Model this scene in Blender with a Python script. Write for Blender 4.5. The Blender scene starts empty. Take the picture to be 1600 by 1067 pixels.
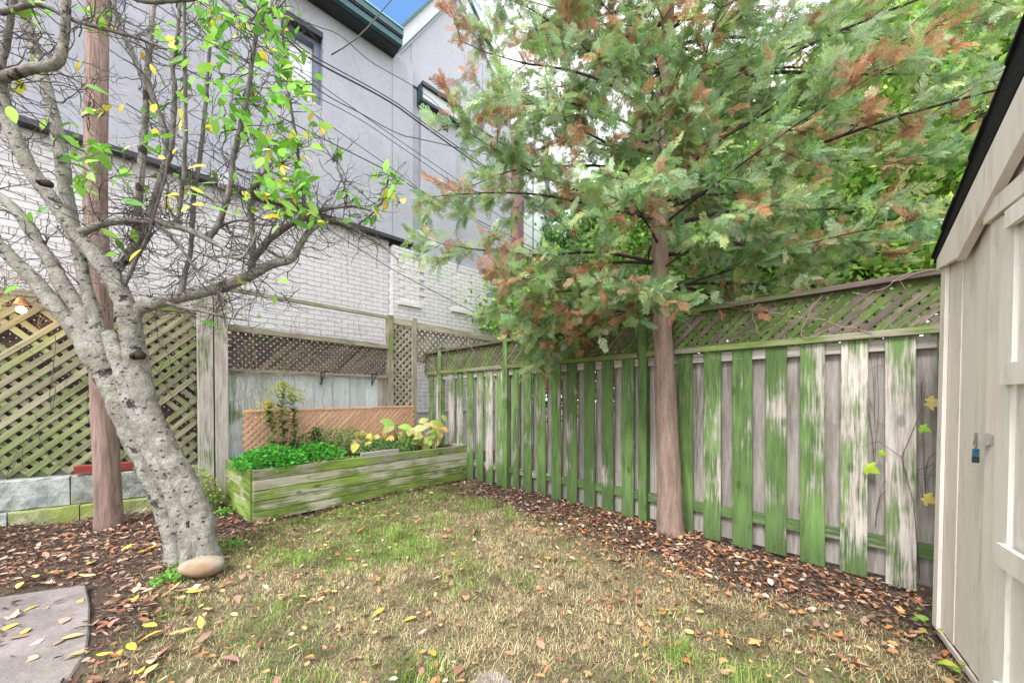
import bpy, math, random
import numpy as np
from mathutils import Vector, Matrix
R = math.radians
rng = np.random.default_rng(7)
rnd = random.Random(5)
S = bpy.context.scene
COL = S.collection
# ------------------------------------------------------------------ camera, sky, sun, exposure
F, HZ, CH = 574.0, 622.0, 1.30
cam_d = bpy.data.cameras.new('camera'); cam = bpy.data.objects.new('camera', cam_d); COL.objects.link(cam)
cam.location = (0, 0, CH); cam.rotation_euler = (R(90), 0, 0)
cam_d.sensor_width = 36; cam_d.lens = 36*F/1600; cam_d.shift_y = (HZ-533.5)/1600
cam_d.clip_start = .05; cam_d.clip_end = 400
S.camera = cam
SUN_EL, SUN_AZ = R(50), R(215)      # azimuth clockwise from +Y
w = bpy.data.worlds.new('World'); S.world = w; w.use_nodes = True
wt = w.node_tree; wt.nodes.clear()

def nd(nt, typ, ins=None, **props):
    n = nt.nodes.new('ShaderNode'+typ)
    for k, v in props.items(): setattr(n, k, v)
    for k, v in (ins or {}).items():
        if isinstance(v, bpy.types.NodeSocket): nt.links.new(v, n.inputs[k])
        else: n.inputs[k].default_value = v
    return n
def mth(nt, op, a, b=0.0, c=None, clamp=False):
    d = {0: a, 1: b}
    if c is not None: d[2] = c
    return nd(nt, 'Math', d, operation=op, use_clamp=clamp).outputs[0]
def mixc(nt, f, a, b, mode='MIX'):
    n = nd(nt, 'Mix', data_type='RGBA', blend_type=mode)
    for i, v in ((0, f), (6, a), (7, b)):
        if isinstance(v, bpy.types.NodeSocket): nt.links.new(v, n.inputs[i])
        else: n.inputs[i].default_value = v if i == 0 else (*v[:3], 1)
    return n.outputs[2]
def mrange(nt, v, a, b, c=0.0, d=1.0):
    n = nd(nt, 'MapRange', {0: v, 1: a, 2: b, 3: c, 4: d}, interpolation_type='SMOOTHSTEP'); return n.outputs[0]

sky = nd(wt, 'TexSky', sky_type='NISHITA', sun_disc=False, sun_elevation=SUN_EL, sun_rotation=SUN_AZ, air_density=1.6, dust_density=.6)
tc = nd(wt, 'TexCoord')
cl = nd(wt, 'TexNoise', {'Vector': tc.outputs['Generated'], 'Scale': 2.1, 'Detail': 5.0, 'Roughness': .55})
dt = nd(wt, 'VectorMath', {0: tc.outputs['Generated'], 1: (-.36, .68, .66)}, operation='DOT_PRODUCT')
gap = mrange(wt, dt.outputs['Value'], .90, .985, .0, .42)          # the one break in the cloud
cf = mrange(wt, mth(wt, 'SUBTRACT', mth(wt, 'ADD', cl.outputs['Fac'], .12), gap), .28, .46)
skyc = mixc(wt, cf, mixc(wt, .8, sky.outputs[0], (.55, 1.35, 3.0)), (10.5, 10.6, 10.9))
bg = nd(wt, 'Background', {'Color': skyc, 'Strength': .135})
out = nd(wt, 'OutputWorld', {'Surface': bg.outputs[0]})
sd = bpy.data.lights.new('sun', 'SUN'); sd.energy = 2.1; sd.angle = R(20); sd.color = (1, .965, .91)
sun = bpy.data.objects.new('sun', sd); COL.objects.link(sun)
sv = Vector((math.sin(SUN_AZ)*math.cos(SUN_EL), math.cos(SUN_AZ)*math.cos(SUN_EL), math.sin(SUN_EL)))
sun.rotation_euler = sv.to_track_quat('Z', 'Y').to_euler(); sun.location = sv*30
S.view_settings.view_transform = 'Standard'; S.view_settings.look = 'None'
S.view_settings.gamma = 1; S.view_settings.use_curve_mapping = False
S.view_settings.exposure = 1.2
S.cycles.max_bounces = 8; S.cycles.diffuse_bounces = 4; S.cycles.transparent_max_bounces = 8

# ------------------------------------------------------------------ helpers
def at(px, py, Y): return Vector(((px-800)/F*Y, Y, CH+(HZ-py)/F*Y))
def gz(x, y):
    return (.013*np.sin(3.1*x+1.3*y)+.010*np.sin(-2.2*x+4.1*y+1)+.006*np.sin(7*x+5*y)+.005*np.sin(11*x-9*y+2)
            + .05*np.exp(-((x+2.55)**2+(y-2.95)**2)/.22)+.035*np.exp(-((x-1.49)**2+(y-3.45)**2)/.12))
def vnoise(x, y, s, seed=0):      # cheap smooth 2-D value noise, vectorised
    x = np.asarray(x, float)*s+seed*17.3; y = np.asarray(y, float)*s+seed*9.1
    xi, yi = np.floor(x), np.floor(y); fx, fy = x-xi, y-yi
    fx, fy = fx*fx*(3-2*fx), fy*fy*(3-2*fy)
    h = lambda a, b: np.modf(np.abs(np.sin(a*127.1+b*311.7+seed*3.3)*43758.5453))[0]
    return (h(xi, yi)*(1-fx)+h(xi+1, yi)*fx)*(1-fy)+(h(xi, yi+1)*(1-fx)+h(xi+1, yi+1)*fx)*fy
def sstep(v, a, b):
    t = np.clip((v-a)/(b-a), 0, 1); return t*t*(3-2*t)
def tag(o, label=None, cat=None, group=None, kind=None):
    if label: o['label'] = label
    if cat: o['category'] = cat
    if group: o['group'] = group
    if kind: o['kind'] = kind
    return o
def empty(name, loc, label, cat, group=None):
    o = bpy.data.objects.new(name, None); COL.objects.link(o); o.location = loc; o.empty_display_size = .1
    return tag(o, label, cat, group)
def adopt(o, root):
    if root is not None:
        o.parent = root
        m = Matrix.Identity(4); r = root
        while r is not None: m = r.matrix_basis.copy() if r.parent is None else r.parent_chain if False else m; r = None
        o.matrix_parent_inverse = world_of(root).inverted()
    return o
def world_of(o):
    m = o.matrix_basis.copy()
    if o.parent is not None: m = world_of(o.parent) @ o.matrix_parent_inverse @ m
    return m
def link(name, me, mat=None, root=None, M=None):
    o = bpy.data.objects.new(name, me); COL.objects.link(o)
    if mat is not None and not me.materials: me.materials.append(mat)
    if M is not None: o.matrix_basis = M
    return adopt(o, root)
class MB:
    def __init__(s): s.v = []; s.f = []; s.m = []
    def add(s, vs, fs, mi=0):
        b = len(s.v); s.v += [tuple(v) for v in vs]; s.f += [tuple(b+i for i in f) for f in fs]; s.m += [mi]*len(fs)
    def box(s, c, h, M=None, mi=0):
        vs = [Vector((c[0]+sx*h[0], c[1]+sy*h[1], c[2]+sz*h[2])) for sx in (-1, 1) for sy in (-1, 1) for sz in (-1, 1)]
        if M is not None: vs = [M @ v for v in vs]
        s.add(vs, [(0, 1, 3, 2), (4, 6, 7, 5), (0, 4, 5, 1), (2, 3, 7, 6), (0, 2, 6, 4), (1, 5, 7, 3)], mi)
    def tube(s, pts, rad, n=6, jit=0, cap=True, mi=0, sq=1.0):
        pts = [Vector(p) for p in pts]; b = len(s.v)
        up = Vector((.31, .17, .93)); prev = None
        for i, p in enumerate(pts):
            d = (pts[min(i+1, len(pts)-1)]-pts[max(i-1, 0)])
            if d.length < 1e-9: d = Vector((0, 0, 1))
            d.normalize()
            if prev is None: x = d.cross(up if abs(d.dot(up)) < .95 else Vector((1, 0, 0)))
            else: x = prev - d*prev.dot(d)
            x.normalize(); y = d.cross(x); prev = x
            for k in range(n):
                a = 2*math.pi*k/n
                r = rad[i]*(1+(jit*(rnd.random()-.5) if jit else 0))
                s.v.append(tuple(p+x*(r*math.cos(a))+y*(r*math.sin(a)*sq)))
        for i in range(len(pts)-1):
            for k in range(n):
                k2 = (k+1) % n
                s.f.append((b+i*n+k, b+i*n+k2, b+(i+1)*n+k2, b+(i+1)*n+k)); s.m.append(mi)
        if cap:
            s.f.append(tuple(b+k for k in reversed(range(n)))); s.m.append(mi)
            e = b+(len(pts)-1)*n; s.f.append(tuple(e+k for k in range(n))); s.m.append(mi)
    def mesh(s, name, mats, smooth=False):
        me = bpy.data.meshes.new(name); me.from_pydata(s.v, [], s.f)
        for m in (mats if isinstance(mats, (list, tuple)) else [mats]): me.materials.append(m)
        if any(s.m): me.polygons.foreach_set('material_index', s.m)
        if smooth: me.polygons.foreach_set('use_smooth', [True]*len(s.f))
        me.update(); return me
    def build(s, name, mats, root=None, smooth=False):
        return link(name, s.mesh(name, mats, smooth), None, root)
def npmesh(name, V, Fc, mat, col=None, smooth=False):
    """V (n,3); Fc (m,3 or 4); col (n,3) per-vertex own colour."""
    me = bpy.data.meshes.new(name); k = Fc.shape[1]; n, m = len(V), len(Fc)
    me.vertices.add(n); me.vertices.foreach_set('co', V.astype(np.float32).ravel())
    me.loops.add(m*k); me.loops.foreach_set('vertex_index', Fc.astype(np.int32).ravel())
    me.polygons.add(m); me.polygons.foreach_set('loop_start', np.arange(m, dtype=np.int32)*k)
    try: me.polygons.foreach_set('loop_total', np.full(m, k, dtype=np.int32))
    except Exception: pass
    if smooth: me.polygons.foreach_set('use_smooth', np.ones(m, bool))
    if col is not None:
        a = me.color_attributes.new('Col', 'FLOAT_COLOR', 'POINT')
        a.data.foreach_set('color', np.concatenate([col, np.ones((n, 1))], 1).astype(np.float32).ravel())
    me.materials.append(mat); me.update(calc_edges=True); return me
def scatter(name, T, TF, pos, A, col, mat, cvar=None):
    """template verts T (k,3), faces TF, N positions, N 3x3 matrices (rows = local axes), N colours"""
    N, k = len(pos), len(T)
    V = np.einsum('kj,nji->nki', T, A)+pos[:, None, :]
    Fc = (TF[None]+(np.arange(N)*k)[:, None, None]).reshape(-1, TF.shape[1])
    C = np.repeat(col[:, None, :], k, 1)
    if cvar is not None: C = C*cvar[None, :, None]
    return npmesh(name, V.reshape(-1, 3), Fc, mat, C.reshape(-1, 3))
def frames(xa, roll=None, nrm=None):
    """orthonormal frames from x axes (N,3); z as near nrm as possible, rolled"""
    x = xa/np.linalg.norm(xa, axis=1, keepdims=True)
    if nrm is None: nrm = np.tile([0, 0, 1.], (len(x), 1))
    y = np.cross(nrm, x); l = np.linalg.norm(y, axis=1, keepdims=True); y = np.where(l < 1e-4, [[0, 1., 0]], y/np.maximum(l, 1e-9))
    z = np.cross(x, y)
    if roll is not None:
        c, s_ = np.cos(roll)[:, None], np.sin(roll)[:, None]; y, z = y*c+z*s_, -y*s_+z*c
    return np.stack([x, y, z], 1)

# ------------------------------------------------------------------ materials
def newmat(name):
    m = bpy.data.materials.new(name); m.use_nodes = True; nt = m.node_tree; nt.nodes.clear()
    return m, nt
def finish(nt, col, rough=.8, bump=None, bs=.3, bd=.01, metal=0.0, spec=.3, trans=0.0, emit=None):
    p = nd(nt, 'BsdfPrincipled', {'Base Color': col if isinstance(col, bpy.types.NodeSocket) else (*col[:3], 1), 'Roughness': rough, 'Metallic': metal, 'Specular IOR Level': spec})
    if bump is not None:
        b = nd(nt, 'Bump', {'Height': bump, 'Strength': bs, 'Distance': bd}); nt.links.new(b.outputs[0], p.inputs['Normal'])
    s = p.outputs[0]
    if trans:
        t = nd(nt, 'BsdfTranslucent'); 
        if isinstance(col, bpy.types.NodeSocket): nt.links.new(col, t.inputs[0])
        else: t.inputs[0].default_value = (*col[:3], 1)
        mx = nd(nt, 'MixShader', {0: trans, 1: s, 2: t.outputs[0]}); s = mx.outputs[0]
    nd(nt, 'OutputMaterial', {'Surface': s})
def noise(nt, vec, scale, detail=4.0, rough=.6):
    return nd(nt, 'TexNoise', {'Vector': vec, 'Scale': scale, 'Detail': detail, 'Roughness': rough}).outputs['Fac']
def wood(name, light, dark, moss=(.085, .17, .032), moss2=(.032, .078, .014), grain=1.0, knots=.5):
    """timber with its grain along local Z; object colour: R = algae amount, G = tone, B = algae gathers at the two ends"""
    m, nt = newmat(name)
    tc = nd(nt, 'TexCoord'); oi = nd(nt, 'ObjectInfo')
    off = nd(nt, 'VectorMath', {0: (13.7, 7.1, 31.3), 3: mth(nt, 'MULTIPLY', oi.outputs['Random'], 7.0)}, operation='SCALE').outputs[0]
    vec = nd(nt, 'VectorMath', {0: tc.outputs['Object'], 1: off}, operation='ADD').outputs[0]
    sv = nd(nt, 'VectorMath', {0: vec, 1: (1, 1, .055)}, operation='MULTIPLY').outputs[0]
    sv2 = nd(nt, 'VectorMath', {0: vec, 1: (1, 1, .22)}, operation='MULTIPLY').outputs[0]
    g1 = noise(nt, sv, 70, 5, .65); g2 = noise(nt, sv2, 7, 4, .6); g3 = noise(nt, vec, 2.3, 3, .5)
    vo = nd(nt, 'TexVoronoi', {'Vector': nd(nt, 'VectorMath', {0: vec, 1: (6.0, 6.0, 2.6)}, operation='MULTIPLY').outputs[0], 'Scale': 1.0, 'Randomness': 1.0}, feature='F1')
    kn = mrange(nt, vo.outputs['Distance'], .07, .15, 1.0, 0.0)
    c = mixc(nt, mth(nt, 'ADD', mth(nt, 'MULTIPLY', mrange(nt, g1, .36, .66), .5), mth(nt, 'MULTIPLY', mrange(nt, noise(nt, nd(nt, 'VectorMath', {0: vec, 1: (1, 1, .12)}, operation='MULTIPLY').outputs[0], 22, 4, .6), .4, .62), .45)), light, dark)
    c = mixc(nt, mth(nt, 'MULTIPLY', mrange(nt, g2, .5, .7), .35), c, tuple(.55*x for x in dark))
    c = mixc(nt, mth(nt, 'MULTIPLY', kn, knots), c, tuple(.3*x for x in dark))
    sc = nd(nt, 'SeparateColor', {0: oi.outputs['Color']})
    tone = nd(nt, 'CombineColor', {0: sc.outputs[1], 1: sc.outputs[1], 2: sc.outputs[1]}).outputs[0]
    c = mixc(nt, 1.0, c, tone, 'MULTIPLY')
    sz = nd(nt, 'SeparateXYZ', {0: tc.outputs['Object']}).outputs[2]
    ends = mth(nt, 'MULTIPLY', mth(nt, 'ADD', mrange(nt, sz, .02, .5, .75, 0.0), mrange(nt, sz, 1.2, 1.75, 0.0, .45)), sc.outputs[2])
    f = mth(nt, 'ADD', mth(nt, 'ADD', mth(nt, 'ADD', mth(nt, 'MULTIPLY', mth(nt, 'SUBTRACT', g3, .5), 1.7), mth(nt, 'MULTIPLY', mth(nt, 'SUBTRACT', g1, .5), 1.1)), mth(nt, 'MULTIPLY', mth(nt, 'SUBTRACT', g2, .5), 1.3)), mth(nt, 'ADD', sc.outputs[0], ends))
    f = mth(nt, 'MULTIPLY', mrange(nt, f, .22, .68), mrange(nt, sc.outputs[0], .0, .12))
    mc = mixc(nt, mrange(nt, g1, .35, .7), moss, moss2)
    mc = mixc(nt, mth(nt, 'MULTIPLY', mrange(nt, g2, .42, .7), .6), mc, tuple(min(1, 1.9*x+.04) for x in moss))
    mc = mixc(nt, mth(nt, 'MULTIPLY', mrange(nt, oi.outputs['Random'], .45, 1.0), .55), mc, moss2)
    mc = mixc(nt, mth(nt, 'MULTIPLY', mth(nt, 'MULTIPLY', mrange(nt, sz, .0, .4, .85, 0.0), sc.outputs[2]), .9), mc, moss2)
    c2 = mixc(nt, mth(nt, 'MULTIPLY', f, .92), c, mc)
    blot = mth(nt, 'MULTIPLY', mrange(nt, noise(nt, sv2, 16, 4, .65), .56, .72), .38)
    c = mixc(nt, blot, c2, mixc(nt, .5, c2, (.01, .015, .005)))
    c = mixc(nt, mth(nt, 'MULTIPLY', kn, mth(nt, 'MULTIPLY', f, .55)), c, (.02, .05, .008))
    finish(nt, c, .85, mth(nt, 'ADD', g1, mth(nt, 'MULTIPLY', g2, .6)), .5*grain, .006)
    return m
def stone_mat(name, c1, c2, c3=None, scale=6, bs=.6, rough=.9, bd=.015):
    m, nt = newmat(name); tc = nd(nt, 'TexCoord'); v = tc.outputs['Object']
    a = noise(nt, v, scale, 6, .65); b = noise(nt, v, scale*.25, 3, .5); c = noise(nt, v, scale*7, 4, .7)
    col = mixc(nt, mrange(nt, a, .35, .65), c1, c2)
    if c3: col = mixc(nt, mrange(nt, b, .45, .65), col, c3)
    col = mixc(nt, mth(nt, 'MULTIPLY', mrange(nt, c, .5, .75), .35), col, tuple(.5*x for x in c2))
    finish(nt, col, rough, mth(nt, 'ADD', a, mth(nt, 'MULTIPLY', c, .5)), bs, bd); return m
def plain(name, col, rough=.6, metal=0.0, var=.12, scale=9, bs=.15, spec=.4):
    m, nt = newmat(name); tc = nd(nt, 'TexCoord'); a = noise(nt, tc.outputs['Object'], scale, 5, .6); b = noise(nt, tc.outputs['Object'], scale*12, 3, .6)
    c = mixc(nt, mrange(nt, a, .3, .7), tuple(x*(1+var) for x in col), tuple(x*(1-var) for x in col))
    finish(nt, c, rough, mth(nt, 'ADD', a, b), bs, .004, metal, spec); return m
def attrmat(name, rough=.7, trans=.25, spec=.2, vein=False):
    m, nt = newmat(name); a = nd(nt, 'Attribute', attribute_name='Col')
    finish(nt, a.outputs['Color'], rough, None, trans=trans, spec=spec); return m
def objleaf(name, trans=.3):
    m, nt = newmat(name); oi = nd(nt, 'ObjectInfo'); tc = nd(nt, 'TexCoord')
    n1 = noise(nt, nd(nt, 'VectorMath', {0: tc.outputs['Object'], 1: oi.outputs['Location']}, operation='ADD').outputs[0], 45, 3, .6)
    c = mixc(nt, mrange(nt, n1, .45, .7), oi.outputs['Color'], mixc(nt, 1.0, oi.outputs['Color'], (.62, .5, .38), 'MULTIPLY'))
    y = mth(nt, 'ABSOLUTE', nd(nt, 'SeparateXYZ', {0: tc.outputs['Object']}).outputs[1])
    c = mixc(nt, mrange(nt, y, .0008, .0025, .35, 0.0), c, (.75, .72, .4))
    finish(nt, c, .55, n1, .3, .002, trans=trans, spec=.35); return m

M = {}
M['fence'] = wood('weathered_fence_wood', (.46, .425, .39), (.235, .205, .185), grain=1.4)
M['oldwood'] = wood('grey_brown_old_wood', (.36, .33, .26), (.19, .165, .13), moss=(.15, .21, .05), moss2=(.09, .13, .03))
M['greywood'] = wood('pale_grey_fence_wood', (.60, .65, .66), (.46, .50, .52), moss=(.18, .23, .10), moss2=(.10, .14, .06), knots=.35)
M['lattwood'] = wood('dark_brown_lattice_wood', (.15, .115, .10), (.065, .05, .045), moss=(.085, .14, .025), moss2=(.04, .075, .012), knots=.1)
M['greenlatt'] = wood('algae_covered_lattice_wood', (.36, .34, .23), (.22, .21, .13), moss=(.19, .23, .09), moss2=(.11, .14, .05), knots=.1)
M['terra'] = wood('terracotta_stained_wood', (.72, .44, .30), (.56, .32, .20), knots=.1)
M['planter'] = wood('mossy_planter_wood', (.56, .55, .42), (.36, .34, .23), moss=(.16, .25, .022), moss2=(.05, .09, .008), knots=1.0, grain=1.3)
M['pole'] = wood('reddish_pole_wood', (.30, .215, .185), (.135, .085, .07), grain=2.0, knots=.4)
M['redtimber'] = wood('red_painted_timber', (.30, .055, .045), (.20, .035, .03), knots=.1)
M['shed'] = wood('cream_painted_boards', (.74, .675, .62), (.69, .625, .57), grain=.5, knots=.06)
M['sheddoor'] = wood('pale_painted_door_boards', (.74, .71, .65), (.69, .66, .61), grain=.5, knots=.04)
M['shingle'] = stone_mat('black_shingle', (.012, .012, .013), (.006, .006, .007), scale=30, bs=.8, rough=.95)
M['stucco'] = stone_mat('lilac_grey_stucco', (.36, .365, .41), (.325, .33, .375), (.345, .35, .40), scale=2, bs=.12, bd=.004)
M['rake'] = stone_mat('pale_rake_board', (.52, .54, .57), (.48, .50, .53), scale=3, bs=.1)
M['brick'] = stone_mat('lilac_white_painted_brick', (.62, .605, .61), (.54, .53, .54), (.59, .575, .585), scale=5, bs=.5, bd=.008)
M['brickwhite'] = stone_mat('cream_white_painted_brick', (.65, .635, .61), (.58, .565, .545), scale=7, bs=.5, bd=.008)
M['mortar'] = stone_mat('painted_mortar', (.50, .48, .50), (.38, .36, .385), scale=12, bs=.5)
M['teal'] = plain('dark_teal_gutter_metal', (.035, .085, .095), .4, .3)
M['tealpale'] = plain('pale_teal_metal', (.20, .34, .35), .4, .2)
M['darkmetal'] = plain('black_metal', (.035, .036, .043), .45, .4)
M['frame'] = plain('slate_blue_window_frame', (.16, .18, .25), .5)
M['glass'] = plain('bright_window_glass', (.80, .84, .86), .12, 0, .03, bs=0, spec=.8)
M['purple'] = plain('plum_cladding_panel', (.20, .10, .11), .6)
M['concrete'] = stone_mat('weathered_concrete', (.38, .40, .37), (.16, .17, .16), (.26, .28, .15), scale=7, bs=1, bd=.02)
M['concreteblue'] = stone_mat('bluish_painted_concrete', (.40, .43, .40), (.21, .235, .225), (.15, .165, .18), scale=6, bs=1, bd=.02)
M['concretemoss'] = stone_mat('mossy_concrete', (.36, .37, .25), (.13, .14, .08), (.24, .28, .08), scale=8, bs=1, bd=.02)
M['slab'] = stone_mat('grey_paving_stone', (.25, .215, .215), (.15, .13, .13), (.20, .18, .16), scale=5, bs=.8, bd=.02)
M['rock'] = stone_mat('tan_field_stone', (.33, .26, .18), (.30, .275, .23), (.22, .14, .08), scale=12, bs=1.0, bd=.01)
M['soil'] = stone_mat('dark_soil', (.06, .042, .032), (.03, .021, .017), scale=25, bs=1, bd=.03)
M['wire'] = plain('black_cable', (.03, .03, .035), .6)
M['steel'] = plain('galvanised_steel', (.45, .43, .40), .4, .8)
M['keyteal'] = plain('teal_plastic', (.01, .13, .22), .35)
M['litter'] = attrmat('leaf_litter', .85, .0)
M['grass'] = attrmat('grass_blades', .8, .25)
M['foliage'] = attrmat('leaf_mass', .65, .35)
M['cedarleaf'] = attrmat('cedar_sprays', .7, .42)
M['leaf'] = objleaf('broad_leaf')
M['dryleaf'] = objleaf('fallen_leaf', .05)
M['stem'] = plain('plant_stem', (.14, .19, .06), .7)
M['drystem'] = plain('dry_vine_stem', (.30, .24, .17), .85)
M['cone'] = plain('cedar_cone', (.30, .14, .08), .8, var=.4, scale=40)

def bark(name, c1, c2, dark, sc=9, stretch=.35, bs=1.0, bd=.03, crack=.5, scars=True):
    m, nt = newmat(name); v = nd(nt, 'TexCoord').outputs['Object']
    sv = nd(nt, 'VectorMath', {0: v, 1: (1, 1, stretch)}, operation='MULTIPLY').outputs[0]
    a = noise(nt, sv, sc, 6, .65); b = noise(nt, v, sc*.5, 4, .6); f = noise(nt, sv, sc*7, 4, .7)
    c = mixc(nt, mrange(nt, a, .35, .65), c1, c2)
    c = mixc(nt, mth(nt, 'MULTIPLY', mrange(nt, f, .50, .72), .6), c, dark)
    h = mth(nt, 'ADD', a, mth(nt, 'MULTIPLY', f, .6))
    if scars:
        vo = nd(nt, 'TexVoronoi', {'Vector': nd(nt, 'VectorMath', {0: v, 1: (15, 15, 24)}, operation='MULTIPLY').outputs[0], 'Scale': 1.0}, feature='F1').outputs['Distance']
        vo = mth(nt, 'ADD', vo, mth(nt, 'MULTIPLY', mth(nt, 'SUBTRACT', f, .5), .9))
        k = mrange(nt, vo, .06, .20, .95, 0.0)
        k2 = mrange(nt, mth(nt, 'ADD', b, mth(nt, 'MULTIPLY', f, .25)), .735, .79)
        k = mth(nt, 'MAXIMUM', k, k2)
        c = mixc(nt, k, c, dark); h = mth(nt, 'SUBTRACT', h, mth(nt, 'MULTIPLY', k, 1.2))
        ly = mrange(nt, noise(nt, v, sc*1.3, 5, .6), .56, .68)
        c = mixc(nt, mth(nt, 'MULTIPLY', ly, .5), c, (.27, .31, .17))
    finish(nt, c, .9, h, bs, bd); return m
M['bark'] = bark('pale_grey_bark', (.37, .355, .32), (.20, .185, .155), (.05, .04, .034), sc=11, stretch=.8, bd=.035)
M['darkbark'] = stone_mat('dark_scar_bark', (.07, .05, .04), (.03, .022, .018), scale=30, bs=1)
M['barkthin'] = bark('grey_branch_bark', (.22, .205, .19), (.105, .093, .086), (.045, .035, .03), sc=20, bs=.6, scars=False)
M['twig'] = bark('twig_bark', (.15, .13, .12), (.06, .05, .047), (.02, .017, .016), sc=40, bs=.3, scars=False)
M['cedarbark'] = bark('cedar_bark', (.36, .265, .215), (.24, .17, .135), (.09, .06, .045), sc=26, stretch=.12, bs=1.0, bd=.02, scars=False)
M['cedarlimb'] = bark('dark_cedar_limb', (.075, .055, .05), (.035, .026, .024), (.02, .015, .014), sc=30, bs=.5, scars=False)
M['bgbark'] = bark('far_tree_bark', (.20, .17, .13), (.12, .10, .08), (.05, .04, .03), sc=12, bs=.5, scars=False)

# ------------------------------------------------------------------ timber pieces
_bc = {}
def beam_mesh(w_, t_, L, mat, ch=.003):
    k = (round(w_, 3), round(t_, 3), round(L, 2), mat.name)
    if k in _bc: return _bc[k]
    a, b = w_/2, t_/2; c = min(ch, a*.4, b*.4)
    ring = [(-a+c, -b), (a-c, -b), (a, -b+c), (a, b-c), (a-c, b), (-a+c, b), (-a, b-c), (-a, -b+c)]
    vs = [(x, y, z) for z in (0, L) for x, y in ring]
    fs = [tuple(reversed(range(8))), tuple(range(8, 16))]+[(i, (i+1) % 8, 8+(i+1) % 8, 8+i) for i in range(8)]
    me = bpy.data.meshes.new('timber'); me.from_pydata(vs, [], fs); me.materials.append(mat); me.update()
    _bc[k] = me; return me
def basis(p0, z, n):
    z = Vector(z).normalized(); n = Vector(n); n = (n-z*n.dot(z)).normalized(); x = n.cross(z)
    return Matrix(((x.x, n.x, z.x, p0[0]), (x.y, n.y, z.y, p0[1]), (x.z, n.z, z.z, p0[2]), (0, 0, 0, 1)))
def beam(name, p0, p1, w_, t_, n, mat, root, moss=0., tone=1., ends=0.):
    p0, p1 = Vector(p0), Vector(p1); L = (p1-p0).length
    o = link(name, beam_mesh(w_, t_, L, mat), None, root, basis(p0, p1-p0, n)); o.color = (moss, tone, ends, 1)
    return o
def lattice(root, P, L, z0, z1, w_, pitch, th, mat, off, moss=(.2, .6), tone=(.8, 1.1), name='lattice_slat', ends=0., skip=0., mossz=None):
    """P(t, off, z) -> world point on the panel's plane"""
    e = (P(1, 0, 0)-P(0, 0, 0)).normalized(); n = (P(0, 1, 0)-P(0, 0, 0)).normalized(); step = pitch*math.sqrt(2)
    k = ('slat', w_, th, mat.name)
    if k not in _bc:
        mb = MB(); mb.box((0, 0, .5), (w_/2, th/2, .5)); _bc[k] = mb.mesh('slat', mat)
    H = z1-z0
    for sgn, o2 in ((1, 0.), (-1, -th)):
        c = -H if sgn > 0 else 0.; c += rnd.random()*step
        end = L if sgn > 0 else L+H
        while c < end:
            a, b = 0., H
            if sgn > 0: a = max(a, -c); b = min(b, L-c)
            else: a = max(a, c-L); b = min(b, c)
            if b-a > .03 and rnd.random() > skip:
                j = rnd.uniform(-.003, .003)
                p = P(c+sgn*a+j, off+o2, z0+a)
                d = (e*sgn+Vector((0, 0, 1))).normalized()
                o = link(name, _bc[k], None, root, basis(p, d, n) @ Matrix.Diagonal((1, 1, (b-a)*math.sqrt(2), 1)))
                o.color = (rnd.uniform(*moss), rnd.uniform(*tone), ends, 1)
            c += step

# ------------------------------------------------------------------ ground
def lawn(x, y):
    """1 on the lawn, 0 on the mulched edges"""
    n = vnoise(x, y, 2.3, 1)-.5; n2 = vnoise(x, y, 7, 2)-.5
    d = (5.17-(x+y))/1.414
    wr = .30+.75*np.clip((x+.3)/2.9, 0, 1)**1.3
    a = sstep(d+n*.65+n2*.35, wr-.3, wr+.5)
    bx = np.interp(y, [0, 1.7, 2.2, 2.7, 3.3, 4.0, 5], [-1.9, -2.0, -2.25, -2.5, -2.6, -2.5, -2.3])
    b = sstep(x-bx+n*.35+n2*.2, -.25, .45)
    # planter's front edge
    dp = ((x+2.67)*(-.733)+(y-3.79)*.68)
    c = sstep(-dp+n2*.15, .02, .16)
    tr = sstep(np.hypot(x-1.49, y-3.4)+n*.3, .25, .6)
    return a*b*c*tr
def axis(a, b, st, far):
    m = np.arange(a, b+1e-6, st); o = np.array([1.5, 4, 10, 25, far])
    return np.concatenate([a-o[::-1], m, b+o])
gx, gy = axis(-7, 7, .06, 90), axis(-3, 10, .06, 90)
X, Y = np.meshgrid(gx, gy); fade = ((np.abs(X) < 7.01) & (Y > -3.01) & (Y < 10.01))
small = (vnoise(X, Y, 9, 3)-.5)*.018+(vnoise(X, Y, 3.7, 4)-.5)*.02
Z = np.where(fade, gz(X, Y)+small*fade, 0)
def ground_z(x, y): return gz(x, y)+(vnoise(x, y, 9, 3)-.5)*.018+(vnoise(x, y, 3.7, 4)-.5)*.02
nx, ny = len(gx), len(gy); idx = np.arange(nx*ny).reshape(ny, nx)
Fq = np.stack([idx[:-1, :-1], idx[:-1, 1:], idx[1:, 1:], idx[1:, :-1]], -1).reshape(-1, 4)
lw = lawn(X, Y)
n1 = vnoise(X, Y, 5, 5); n2 = vnoise(X, Y, 14, 6)
straw = np.array([.34, .27, .16]); green = np.array([.16, .20, .07]); soil = np.array([.125, .088, .068])
cc = (straw*(1-n1[..., None]*.6)+green*n1[..., None]*.6)*(.55+.6*n2[..., None])
cc = cc*lw[..., None]+soil*(1-lw[..., None])*(.6+.8*n2[..., None])
gm, nt = newmat('earth_and_thatch'); aC = nd(nt, 'Attribute', attribute_name='Col').outputs['Color']
gp = nd(nt, 'TexCoord').outputs['Object']; f1 = noise(nt, gp, 60, 5, .7); f2 = noise(nt, gp, 17, 4, .6)
finish(nt, mixc(nt, mth(nt, 'MULTIPLY', mrange(nt, f1, .4, .68), .7), aC, (.03, .022, .016)), .95, mth(nt, 'ADD', f1, f2), 1.0, .03)
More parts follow.
